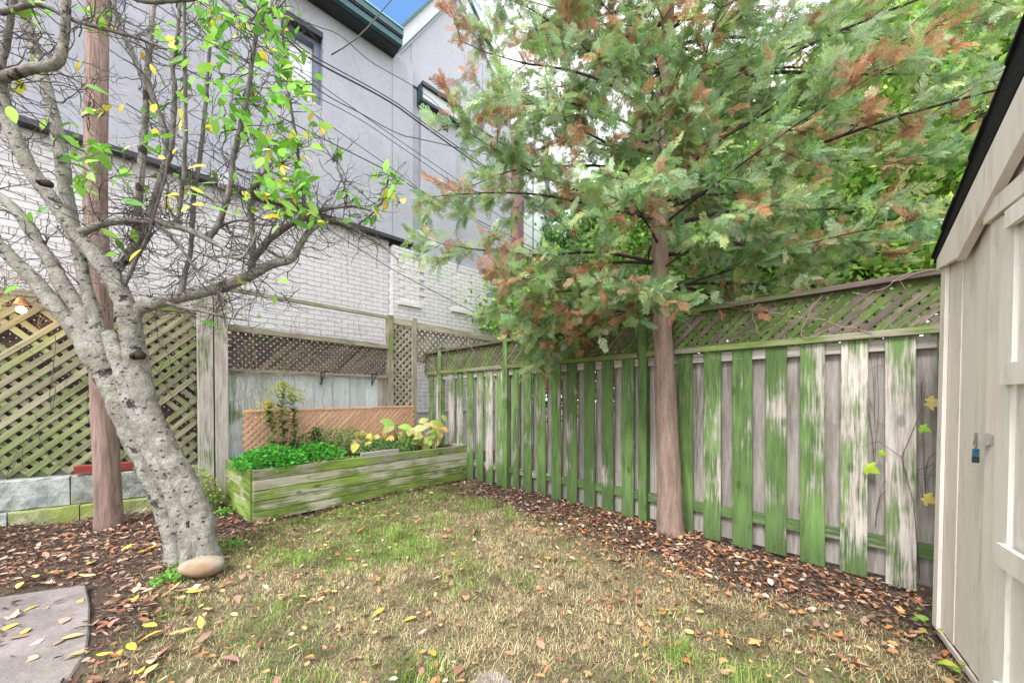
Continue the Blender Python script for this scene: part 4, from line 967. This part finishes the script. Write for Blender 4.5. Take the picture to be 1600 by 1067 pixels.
# ------------------------------------------------------------------ trees beyond the fence
LT4 = np.array([(0, 0, 0), (.5, .32, .05), (1, 0, -.08), (.5, -.32, .05)]); LF4 = np.array([(0, 3, 1), (3, 2, 1)])
def far_tree(x, y, h, rad, zc, nleaf, label, cols, lsz=.10, seed=1):
    r2 = random.Random(seed); rt = empty('leafy_tree', (x, y, 0), label, 'tree', None)
    mb = MB(); ends = []
    top = Vector((x+r2.uniform(-.3, .3), y, h*.75)); mb.tube([Vector((x, y, -.1)), Vector((x, y, h*.3)), top], [.11, .09, .04], 8)
    for i in range(16):
        s_ = Vector((x, y, h*r2.uniform(.2, .7))); a = r2.uniform(0, 6.28); e_ = s_+Vector((math.cos(a)*rad*r2.uniform(.5, .95), math.sin(a)*rad*r2.uniform(.5, .95), r2.uniform(.2, 1.2))); mb.tube([s_, (s_+e_)/2+Vector((0, 0, .12)), e_], [.035, .022, .008], 5); ends += [e_, (s_+e_)/2]
    mb.build('trunk', M['bgbark'], rt, True)
    g_ = np.random.default_rng(seed); nc = 90
    d = g_.normal(size=(nc, 3)); d /= np.linalg.norm(d, axis=1, keepdims=True); rr = g_.random(nc)**.5
    C = np.array([x, y, zc])+d*rr[:, None]*np.array([rad, rad, h-zc]); C[:, 2] = np.maximum(C[:, 2], .6)
    k_ = g_.integers(0, nc, nleaf); pos = C[k_]+g_.normal(size=(nleaf, 3))*np.array([.26, .26, .2])
    ax = g_.normal(size=(nleaf, 3))+[0, 0, -.3]; nm = g_.normal(size=(nleaf, 3))*.6+[0, -.4, .8]
    A = frames(ax, None, nm)*(g_.uniform(.6, 1.25, nleaf)*lsz)[:, None, None]
    cl_ = np.array(cols)[g_.integers(0, len(cols), nleaf)]*(g_.uniform(.6, 1.3, nleaf)*np.repeat(1, nleaf))[:, None]*(.8+.4*g_.random(nc)[k_])[:, None]
    o = link('crown', scatter('crown', LT4, LF4, pos, A, cl_, M['foliage']), None, rt); o['kind'] = 'stuff'
BGc = [(.20, .42, .06), (.28, .48, .09), (.14, .32, .06), (.36, .52, .13)]; BGd = [(.10, .24, .06), (.14, .30, .06), (.08, .18, .05)]; BGy = [(.28, .42, .08), (.40, .46, .10), (.2, .38, .06)]
far_tree(1.0, 8.3, 4.6, 1.7, 2.7, 16000, 'bright green leafy tree beyond the fence, just left of the cedar trunk', BGc, .11, 11)
far_tree(3.2, 7.3, 6.6, 1.9, 3.6, 24000, 'mid green leafy tree beyond the fence, right behind the cedar', BGd+BGc, .12, 12)
far_tree(5.8, 5.6, 7.4, 2.1, 3.6, 34000, 'light yellowish green leafy tree beyond the fence, nearest the shed', BGy+BGc, .115, 13)
far_tree(7.2, 8.8, 9.5, 2.8, 5.2, 26000, 'tall green leafy tree farthest beyond the fence on the right', BGc, .16, 14)
far_tree(2.6, 10.8, 8.5, 2.2, 5.0, 18000, 'tall dark green leafy tree far behind the cedar crown', BGd, .16, 15)
far_tree(4.4, 9.0, 9.0, 2.4, 5.6, 22000, 'tall mid green leafy tree filling the sky between cedar and shed', BGc+BGy, .15, 17)
far_tree(9.0, 7.2, 11.5, 2.9, 7.0, 30000, 'tallest light green leafy tree, rising behind the shed roof', BGc+BGy, .17, 18)
far_tree(-7.2, 6.2, 6.4, 1.5, 4.6, 4000, 'green leafy tree glimpsed behind the twigs at top left', BGc, .12, 16)

# ------------------------------------------------------------------ planter plants
def herb(name, label, c, rx, ry, hgt, n, cols, lsz, seed, cat='plant', along=PE, cross=PS):
    g_ = np.random.default_rng(seed); a = g_.uniform(-1, 1, (n, 2)); a = a[(a**2).sum(1) < 1]; n = len(a)
    base = np.array([tuple(c)])+a[:, :1]*rx*np.array([tuple(along)])+a[:, 1:]*ry*np.array([tuple(cross)])
    h_ = hgt*(1-.6*(a**2).sum(1))*g_.uniform(.35, 1, n); pos = base+np.stack([g_.normal(0, .015, n), g_.normal(0, .015, n), h_], 1)
    A = frames(g_.normal(size=(n, 3))*[1, 1, .5]+[0, 0, .25], None, g_.normal(size=(n, 3))*.5+[0, -.3, .8])*(g_.uniform(.6, 1.3, n)*lsz)[:, None, None]
    cl_ = np.array(cols)[g_.integers(0, len(cols), n)]*g_.uniform(.75, 1.3, n)[:, None]
    rt = empty(name, c, label, cat); o = link('leaves', scatter('leaves', LT4, LF4, pos, A, cl_, M['foliage']), None, rt); o['kind'] = 'stuff'
    mb = MB()
    for i in range(0, min(n, 120)): mb.tube([Vector(base[i])-Vector((0, 0, .02)), Vector(pos[i])], [.003, .0015], 3, cap=False)
    o = mb.build('stems', M['stem'], rt); o['kind'] = 'stuff'; return rt
HG = [(.06, .30, .03), (.09, .40, .04), (.05, .22, .03), (.12, .45, .06)]
herb('parsley_plant', 'bright green bushy herb spilling over the left corner of the planter', pp(.30, .42, .48), .36, .44, .27, 2600, HG, .045, 21)
herb('parsley_plant', 'bright green herb clump in the planter, just right of the corner bush', pp(.85, .62, .48), .34, .38, .24, 1800, HG, .045, 22)
herb('weed_clump', 'low yellowish green groundcover near the planter front middle', pp(.95, .25, .48), .35, .16, .07, 600, [(.20, .34, .07), (.30, .38, .12)], .035, 23)
herb('weed_clump', 'grey green herb carpet in the middle of the planter beside the grey board', pp(1.75, .55, .48), .45, .36, .22, 2200, [(.12, .24, .08), (.18, .32, .10), (.10, .20, .07)], .035, 24)
herb('weed_clump', 'green leafy weeds against the left part of the terracotta lattice', pp(1.2, .85, .48), .75, .18, .42, 1800, [(.14, .30, .06), (.22, .36, .10)], .045, 25)
herb('weed_clump', 'sparse green weeds between the planter end and the paired posts', Vector((-3.55, 4.18, .0)), .18, .25, .55, 380, [(.16, .32, .05), (.40, .42, .08)], .05, 26)
# broad-leaved plant at the right end
hp = empty('squash_plant', pp(2.35, .45, .48), 'broad-leaved plant with yellowing leaves at the right end of the planter', 'plant')
for i in range(46):
    t, s_ = rnd.uniform(1.9, 2.74), rnd.uniform(.12, .95); b_ = pp(t, s_, .48); h_ = rnd.uniform(.08, .46); q = b_+Vector((rnd.gauss(0, .05), rnd.gauss(0, .05), h_))
    mb = MB(); mb.tube([b_, (b_+q)/2+Vector((.01, 0, .02)), q], [.005, .004, .003], 5); mb.build('stalk', M['stem'], hp, True)
    c_ = rnd.choice([(.30, .48, .10), (.22, .42, .06), (.50, .56, .22), (.62, .56, .25), (.65, .45, .18), (.48, .52, .14)])
    put_leaf('leaf', rnd.choice(HL), q, (rnd.gauss(.2, .6), rnd.gauss(-.4, .4), rnd.gauss(-.1, .3)), rnd.uniform(.11, .22), jc(c_), hp, rnd.uniform(-.5, .5), (rnd.gauss(0, .4), -.5, .8))
h2_ = empty('squash_plant', pp(1.45, .75, .48), 'smaller yellowing broad-leaved plant before the middle of the terracotta lattice', 'plant')
for i in range(22):
    b_ = pp(rnd.uniform(1.35, 1.85), rnd.uniform(.55, .9), .48); q = b_+Vector((rnd.gauss(0, .04), rnd.gauss(0, .04), rnd.uniform(.08, .3)))
    mb = MB(); mb.tube([b_, q], [.005, .003], 4); mb.build('stalk', M['stem'], h2_, True)
    put_leaf('leaf', rnd.choice(HL), q, (rnd.gauss(0, .6), rnd.gauss(-.4, .4), rnd.gauss(-.3, .3)), rnd.uniform(.10, .18), jc(rnd.choice([(.62, .52, .14), (.45, .50, .14), (.60, .50, .28)])), h2_, rnd.uniform(-.5, .5), (0, -.6, .7))
# goldenrod stalks
for i, (t, s_, h_, lab) in enumerate(((.52, .75, 1.02, 'tall goldenrod with a wide pale flower head, the tallest in the planter'), (.42, .80, .80, 'goldenrod with a bright yellow flower spray, leftmost in the planter'), (.68, .80, .90, 'leafy goldenrod stalk to the right of the tallest one'), (.95, .80, .45, 'short bushy green stalk before the terracotta lattice'))):
    rt = empty('goldenrod', pp(t, s_, .48), lab, 'plant'); mb = MB(); p = pp(t, s_, .47); pts_ = [p]
    for k_ in range(8): p = p+Vector((rnd.gauss(0, .012), rnd.gauss(0, .012), h_/8)); pts_.append(p)
    mb.tube(pts_, [.007-.0005*k_ for k_ in range(9)], 5); mb.build('stem', M['stem'], rt, True)
    pos, ax, cl_ = [], [], []
    for k_ in range(300):
        u = rnd.uniform(.1, .95); i_ = int(u*8); q = pts_[i_]+(pts_[min(8, i_+1)]-pts_[i_])*(u*8-i_); a = rnd.uniform(0, 6.28)
        pos.append(tuple(q)); ax.append((math.cos(a), math.sin(a), rnd.uniform(-.2, .5))); cl_.append(jc(rnd.choice([(.12, .26, .06), (.17, .32, .07)])))
    A = frames(np.array(ax))*np.array([rnd.uniform(.06, .14) for _ in ax])[:, None, None]*np.array([[[1], [.45], [1]]])
    o = link('leaves', scatter('leaves', LT4, LF4, np.array(pos), A, np.array(cl_), M['foliage']), None, rt); o['kind'] = 'stuff'
    if i < 3:
        n = 900 if i == 0 else 420; pos = []
        for k_ in range(n):
            a = rnd.uniform(0, 6.28); r_ = abs(rnd.gauss(0, .17)); pos.append((pts_[8].x+r_*math.cos(a), pts_[8].y+r_*math.sin(a)*.6, pts_[8].z-r_*.55+rnd.gauss(0, .02)))
        A = frames(rng.normal(size=(n, 3)))*rng.uniform(.012, .03, n)[:, None, None]
        fc = [(.40, .42, .10), (.32, .36, .08), (.55, .48, .06)] if i != 1 else [(.75, .60, .04), (.6, .5, .06)]
        o = link('flower_head', scatter('flowers', LT4, LF4, np.array(pos), A, np.array([jc(rnd.choice(fc)) for _ in range(n)]), M['foliage']), None, rt); o['kind'] = 'stuff'
def dry_vine(name, label, starts, n, L, mat='drystem', up=.1, r_=.0028, wander=.35):
    mb = MB()
    for _ in range(n):
        p, e, nn_ = starts(); d = (e*rnd.choice((-1, 1))*rnd.uniform(.2, 1)+Vector((0, 0, rnd.gauss(up, .6)))).normalized(); pts_ = [p]; m_ = 12; LL = L*rnd.uniform(.5, 1.3)
        for k_ in range(m_):
            d = (d+e*rnd.gauss(0, wander)+Vector((0, 0, rnd.gauss(-.02, wander)))).normalized(); p = p+d*(LL/m_)+nn_*rnd.gauss(0, .004); pts_.append(p)
        mb.tube(pts_, [r_*rnd.uniform(.6, 1.2)]*len(pts_), 4, cap=False)
    return tag(mb.build(name, M[mat], None, True), label, 'vine')
dry_vine('dry_vine', 'tangle of dry vine over the back fence lattice behind the planter', lambda: (qp(rnd.uniform(.1, 2.2), .07, rnd.uniform(1.6, 2.25)), QE, QN), 55, .7)
dry_vine('dry_vine', 'dry vine stems hanging beside the paired posts, left end of the back fence', lambda: (qp(rnd.uniform(.05, .5), .08, rnd.uniform(1.4, 2.2)), QE*.3, QN), 26, .8, up=-.6)
dry_vine('dry_vine', 'bare vine trailing over the lattice top of the right board fence', lambda: (rp(rnd.uniform(-.9, 2.8), .045, rnd.uniform(1.75, 2.15)), RE, RN), 34, .6, r_=.0024)
dry_vine('dry_vine', 'bare vine twining in the corner where the two fences meet', lambda: (rp(rnd.uniform(-1.6, -1.15), .05, rnd.uniform(1.3, 2.1)), RE, RN), 26, .7)
dry_vine('dry_vine', 'thin dark vine climbing the gaps between boards next to the shed', lambda: (rp(rnd.choice((1.72, 2.2, 2.57, 2.57, 2.74, 2.74)), -.045, rnd.uniform(.3, 1.3)), RE*.05, RN*.1), 26, .6, 'twig', up=.9, r_=.0014)
dry_vine('dry_vine', 'dry stems hanging down the green lattice at far left', lambda: (lp(rnd.uniform(-.2, 1.5), .07, rnd.uniform(.7, 2.3)), LE*.4, LN), 34, .9, 'twig', up=-.8, r_=.003)
dry_vine('dry_vine', 'thick mat of brown stems along the top of the green lattice', lambda: (lp(rnd.uniform(-.6, 1.6), rnd.uniform(-.1, .12), rnd.uniform(2.25, 2.5)), LE, LN), 150, .6, 'drystem', r_=.003)
# dry stalks in the planter
mb = MB()
for _ in range(70):
    b_ = pp(rnd.uniform(.25, 1.9), rnd.uniform(.5, 1.0), .47); q = b_+Vector((rnd.gauss(0, .08), rnd.gauss(0, .08), rnd.uniform(.2, .65))); mb.tube([b_, (b_+q)/2+Vector((rnd.gauss(0, .02), 0, 0)), q], [.003, .0025, .0015], 4, cap=False)
tag(mb.build('dry_stalks', M['drystem']), 'straw coloured dead stalks standing against the terracotta lattice', 'dead stalks')
# vine leaves on the board fence
vn = empty('leafy_vine', rp(2.6, .03, .2), 'climbing vine with a few green and yellow maple-like leaves beside the shed', 'vine')
mb = MB(); mb.tube([rp(2.72, .01, .1), rp(2.70, .015, .6), rp(2.66, .02, .9), rp(2.72, .02, 1.2), rp(2.74, .015, 1.4)], [.0022, .002, .002, .002, .001], 5)
mb.tube([rp(2.66, .02, .9), rp(2.58, .03, 1.0), rp(2.52, .035, .95)], [.002, .002, .001], 5); mb.build('stem', M['twig'], vn, True)
for px_, py_, s_, c_ in ((1357, 729, .13, (.42, .62, .07)), (1375, 706, .07, (.35, .55, .06)), (1440, 668, .085, (.30, .55, .05)), (1452, 628, .13, (.52, .44, .14)), (1447, 776, .12, (.58, .50, .14)), (1316, 812, .03, (.4, .5, .1))):
    x_ = xof(px_); p_ = rp(x_, .035, CH+(HZ-py_)/F*(5.17-x_)); put_leaf('leaf', rnd.choice(MP), p_, (.5, -.5, -.35+rnd.gauss(0, .2)), s_, c_, vn, rnd.uniform(-.3, .3), (-.75, -.75, .4))
v2 = empty('ground_ivy', sp(.1, .08, 0), 'small round-leaved creeper at the foot of the shed corner', 'plant')
for i in range(16):
    p_ = sp(rnd.uniform(-.05, .45), rnd.uniform(.02, .10), rnd.uniform(.02, .10)); put_leaf('leaf', rnd.choice(HL), p_, (rnd.gauss(-.3, .6), rnd.gauss(0, .6), .1), rnd.uniform(.03, .055), jc(rnd.choice([(.2, .5, .08), (.5, .55, .1)])), v2, rnd.uniform(-.4, .4))
for i, (px_, py_, lab) in enumerate(((368, 858, 'tuft of bright green weeds at the right of the grey tree base'), (262, 915, 'small green weed left of the oval stone'), (225, 700, 'green weeds growing on the concrete wall behind the tree'), (350, 805, 'tiny green weed beside the paired posts'))):
    Yd = F*CH/(py_-HZ) if py_ > 790 else 4.2; c = at(px_, py_, Yd); c.z = .02 if py_ > 790 else .5
    herb('weed_tuft', lab, c, .09, .07, .07 if i != 2 else .3, 130, [(.12, .34, .05), (.2, .42, .08)], .03, 40+i, 'weed')

# ------------------------------------------------------------------ grass, litter
N = 420000
x = rng.uniform(-3.4, 3.0, N); y = rng.uniform(.9, 6.2, N)
keep = rng.random(N) < lawn(x, y)*(.35+.65*vnoise(x, y, 5, 9))*(.35+.65*(vnoise(x, y, 11, 19) > .2)) * np.clip(1.35-.16*y, .35, 1)
keep &= np.abs(x) < 1.5*y+.35
keep &= ~((x < -1.95) & (x+y*.9 < -.35) & (y < 2.55))
x, y = x[keep], y[keep]; N = len(x); z = ground_z(x, y)
GT = np.array([(0, -.5, 0), (0, .5, 0), (.45, .38, .30), (.45, -.38, .30), (1, 0, .32)]); GF = np.array([(0, 1, 2), (0, 2, 3), (3, 2, 4)])
ang = rng.uniform(0, 2*np.pi, N); ln = rng.uniform(.014, .048, N)*(.8+.5*vnoise(x, y, 4, 12)); lift = rng.uniform(.1, 1.9, N)**1.0
gn = vnoise(x, y, 2.2, 13)*.55+vnoise(x, y, 8, 14)*.3+rng.random(N)*.35
gn += .18*sstep(-x, -.2, 1.6)+.10*sstep(y, 3.3, 5)
green_m = gn > .765
ln = np.where(green_m, ln*(1.1+.9*sstep(vnoise(x, y, 3.1, 41), .55, .85)), ln); lift = np.where(green_m, lift*1.1+.2, lift*.45)
xa = np.stack([np.cos(ang), np.sin(ang), lift*.9], 1); Fm = frames(xa); wdt = rng.uniform(.0016, .0034, N)*(1+.12*y)
A = Fm*np.stack([ln, wdt, ln], 1)[:, :, None]
st_c = np.array([(.62, .50, .32), (.54, .43, .25), (.70, .60, .40), (.44, .35, .20), (.50, .46, .23), (.34, .25, .16)]); gr_c = np.array([(.22, .38, .06), (.30, .46, .09), (.38, .48, .14), (.17, .30, .06)])
col = np.where(green_m[:, None], gr_c[rng.integers(0, 4, N)], st_c[rng.integers(0, 6, N)])*rng.uniform(.75, 1.25, N)[:, None]
col = col*(1-.35*((vnoise(x, y, 6, 17) > .72))[:, None])
col = col*(1-.45*((vnoise(x, y, 10, 31) > .78))[:, None])
o = link('lawn_grass', scatter('lawn_grass', GT, GF, np.stack([x, y, z-.003], 1), A, col, M['grass'])); tag(o, 'short dry straw and green lawn grass', 'grass', kind='stuff')
# mulch, needles and small dead leaves
def litter(name, label, N, prob, cols, lo, hi, asp, lz, seed, zoff=.004, cat='leaf litter', tilt=.25):
    g_ = np.random.default_rng(seed); x = g_.uniform(-5.4, 3.1, N); y = g_.uniform(.9, 6.9, N)
    k_ = (g_.random(N) < prob(x, y)) & (x+y < 5.3) & (np.abs(x) < 1.5*y+.4)
    u = (x+2.69)*PE.x+(y-3.79)*PE.y; s_ = (x+2.69)*PS.x+(y-3.79)*PS.y
    k_ &= ~((u > -.02) & (s_ > -.01)) ; k_ &= ~((x+5.2)*LN.x+(y-3.73)*LN.y < .2)
    k_ &= ~((x-2.35)*SN.x+(y-2.03)*SN.y < .0)|(y > 2.3)
    x, y = x[k_], y[k_]; n = len(x); a = g_.uniform(0, 6.28, n); L = g_.uniform(lo, hi, n)
    A = frames(np.stack([np.cos(a), np.sin(a), g_.normal(0, tilt, n)], 1), g_.normal(0, tilt*1.3, n))*np.stack([L, L*g_.uniform(asp*.7, asp*1.3, n), L], 1)[:, :, None]
    c = np.array(cols)[g_.integers(0, len(cols), n)]*g_.uniform(.6, 1.35, n)[:, None]
    zz = ground_z(x, y)+zoff+g_.random(n)*lz
    insl = (x < -2.0) & (x+y*.93 < -.42) & (y < 2.5); zz = np.where(insl, .04+g_.random(n)*.004, zz)
    T = np.array([(0, 0, .0), (.35, .5, .06), (.8, .35, .12), (1, 0, .02), (.75, -.4, .10), (.3, -.5, .08), (.5, 0, -.04)]); Fc = np.array([(6, 0, 5), (6, 1, 0), (6, 2, 1), (6, 3, 2), (6, 4, 3), (6, 5, 4)])
    o = link(name, scatter(name, T, Fc, np.stack([x, y, zz], 1), A, c, M['litter'])); return tag(o, label, cat, kind='stuff')
slabm = lambda x, y: 1-.97*((x < -2.0) & (x+y*.93 < -.42) & (y < 2.5))
edge = lambda x, y: (1-lawn(x, y)*.93)*slabm(x, y)
litter('mulch', 'dark shredded mulch along the fence and round the trees', 60000, lambda x, y: edge(x, y)*.9, [(.13, .085, .065), (.17, .115, .09), (.07, .048, .04), (.20, .13, .10), (.20, .09, .06), (.28, .19, .15)], .018, .055, .28, .02, 51)
litter('leaf_litter', 'small crumpled brown leaves on the mulch', 30000, lambda x, y: edge(x, y)*.45*(.5+vnoise(x, y, 3, 20)), [(.30, .17, .11), (.38, .25, .17), (.24, .12, .08), (.42, .30, .22), (.30, .12, .07), (.50, .36, .30)], .025, .065, .5, .04, 52)
litter('cedar_litter', 'rusty fallen cedar sprays under the cedar', 14000, lambda x, y: np.exp(-((x-1.5)**2+(y-3.3)**2)/1.1)*.9+edge(x, y)*.5*(x > .3), [(.48, .19, .07), (.38, .15, .07), (.50, .26, .12)], .018, .05, .45, .025, 53)
litter('lawn_litter', 'scattered small leaf bits on the lawn', 13000, lambda x, y: lawn(x, y)*(.22+.7*vnoise(x, y, 3, 22)*sstep(x, 0, 1.3)+.5*sstep(-x, .9, 1.8)), [(.30, .19, .12), (.42, .22, .10), (.20, .11, .08), (.46, .34, .16)], .015, .055, .5, .02, 54, .018)
# single fallen leaves one can point at
places = [('yellow leaf fallen on the grey paving slab', 'yellow leaves on the slab', [(30, 985), (75, 960), (130, 945), (95, 1010), (40, 1000), (110, 1035), (140, 1030), (60, 955)], [(.66, .48, .10), (.60, .46, .22)], (.06, .10), 0),
 ('pale tan leaf fallen on the grey paving slab', 'tan leaves on the slab', [(15, 1010), (60, 1040), (120, 990), (85, 1020), (20, 975), (105, 975)], [(.50, .36, .26), (.44, .32, .24)], (.06, .10), 0),
 ('yellow leaf fallen on the dark mulch at left', 'yellow leaves on the left mulch', [(35, 915), (55, 905), (90, 845), (85, 855), (135, 888), (100, 897), (25, 925), (150, 905), (210, 860), (230, 870)], [(.70, .56, .14), (.66, .50, .08), (.70, .60, .28)], (.06, .10), 0),
 ('brown leaf fallen on the dark mulch at left', 'brown leaves on the left mulch', [(40, 870), (75, 880), (120, 905), (60, 850), (150, 850), (180, 835), (15, 890), (210, 800), (225, 806), (215, 795), (240, 800), (100, 870), (130, 860), (185, 860), (70, 915)], [(.34, .19, .13), (.42, .28, .20), (.36, .14, .10)], (.05, .09), 0),
 ('brown leaf lying by the oval stone and grey tree', 'brown leaves round the grey tree', [(300, 920), (280, 935), (330, 925), (350, 915), (380, 900), (370, 935), (255, 900), (240, 930), (290, 880), (395, 880), (215, 930), (225, 960), (360, 880), (385, 860), (260, 950)], [(.40, .26, .19), (.46, .32, .24), (.34, .15, .11)], (.05, .09), 0),
 ('yellow leaf on the rough grass left of the lawn', 'yellow leaves at the left of the lawn', [(230, 870), (245, 990), (315, 990), (255, 1000), (200, 1020), (180, 1040), (215, 1060), (265, 935), (290, 935), (150, 1040), (225, 1062), (330, 960), (280, 1000), (205, 955)], [(.68, .50, .08), (.62, .52, .20), (.66, .40, .07)], (.06, .10), 0),
 ('brown leaf on the rough grass left of the lawn', 'brown leaves at the left of the lawn', [(220, 975), (250, 960), (270, 1015), (310, 1010), (340, 980), (190, 1000), (235, 1045), (300, 1060), (165, 965), (175, 985), (345, 1030)], [(.38, .24, .18), (.44, .32, .25), (.32, .15, .11)], (.06, .10), 0),
 ('golden leaf lying on the middle of the lawn', 'golden leaves on the lawn', [(525, 930), (600, 955), (490, 1028), (680, 1040), (510, 893), (705, 872), (770, 862), (785, 868), (485, 735), (650, 972), (560, 835)], [(.66, .46, .08), (.64, .36, .08), (.66, .54, .14)], (.045, .08), 0),
 ('brown leaf lying on the middle of the lawn', 'brown leaves on the lawn', [(500, 935), (445, 1000), (520, 985), (560, 965), (650, 1050), (720, 1060), (590, 1000), (480, 910), (730, 940), (840, 1010), (660, 1055), (620, 880)], [(.40, .26, .20), (.34, .18, .13)], (.045, .08), 0),
 ('orange dead cedar tuft lying on the lawn', 'orange tufts on the lawn', [(835, 830), (905, 855), (855, 873), (545, 875), (590, 915), (700, 900), (720, 985), (740, 832), (950, 930), (945, 940), (1115, 935), (1140, 940), (1140, 905), (970, 700+167), (1130, 1035), (1075, 1040), (1035, 965)], [(.62, .22, .07), (.60, .28, .12)], (.05, .09), 1),
 ('orange brown leaf on the litter near the shed', 'orange leaves near the shed', [(1250, 965), (1215, 885), (1345, 945), (1400, 995), (1420, 998), (1310, 1000), (1360, 930), (1240, 860), (1290, 960), (1390, 935), (1340, 1020), (1270, 1030), (1180, 1005), (1410, 960), (1215, 1010)], [(.62, .30, .12), (.55, .22, .12), (.58, .40, .24)], (.05, .09), 1),
 ('orange leaf gathered against the board fence by the cedar', 'orange leaves by the cedar', [(1000, 828), (985, 815), (970, 832), (1075, 830), (1090, 842), (1065, 850), (940, 808), (925, 800), (1110, 868), (1125, 872), (955, 822), (1012, 835), (1095, 828)], [(.62, .27, .08), (.55, .22, .09)], (.05, .09), 1),
 ('pale curled leaf on the mulch before the boards', 'pale leaves before the boards', [(1180, 867), (1235, 930), (1190, 880), (1145, 862), (1155, 880), (1260, 985), (1185, 935)], [(.62, .52, .42), (.56, .40, .28)], (.05, .10), 0)]
for lab, grp, lst, cols, (a, b), kind_ in places:
    for px_, py_ in lst:
        Yd = F*CH/(py_-HZ); X_ = (px_-800)/F*Yd; onsl = (X_ < -2.0) and (X_+Yd*.93 < -.42) and Yd < 2.5
        zz = .042 if onsl else float(ground_z(X_, Yd))+.03
        an = rnd.uniform(0, 6.28); me = rnd.choice(MD if kind_ or rnd.random() < .12 else DL); s_ = rnd.uniform(a, b)*(1.0 if me not in MD else .9)
        o = put_leaf('fallen_leaf', me, (X_, Yd, zz), (math.cos(an), math.sin(an), rnd.gauss(0, .12)), s_, jc(rnd.choice(cols), .2), None, rnd.gauss(0, .25))
        tag(o, lab, 'leaf', grp)
print('tris', sum(len(m.loops)-2*len(m.polygons) for m in bpy.data.meshes))
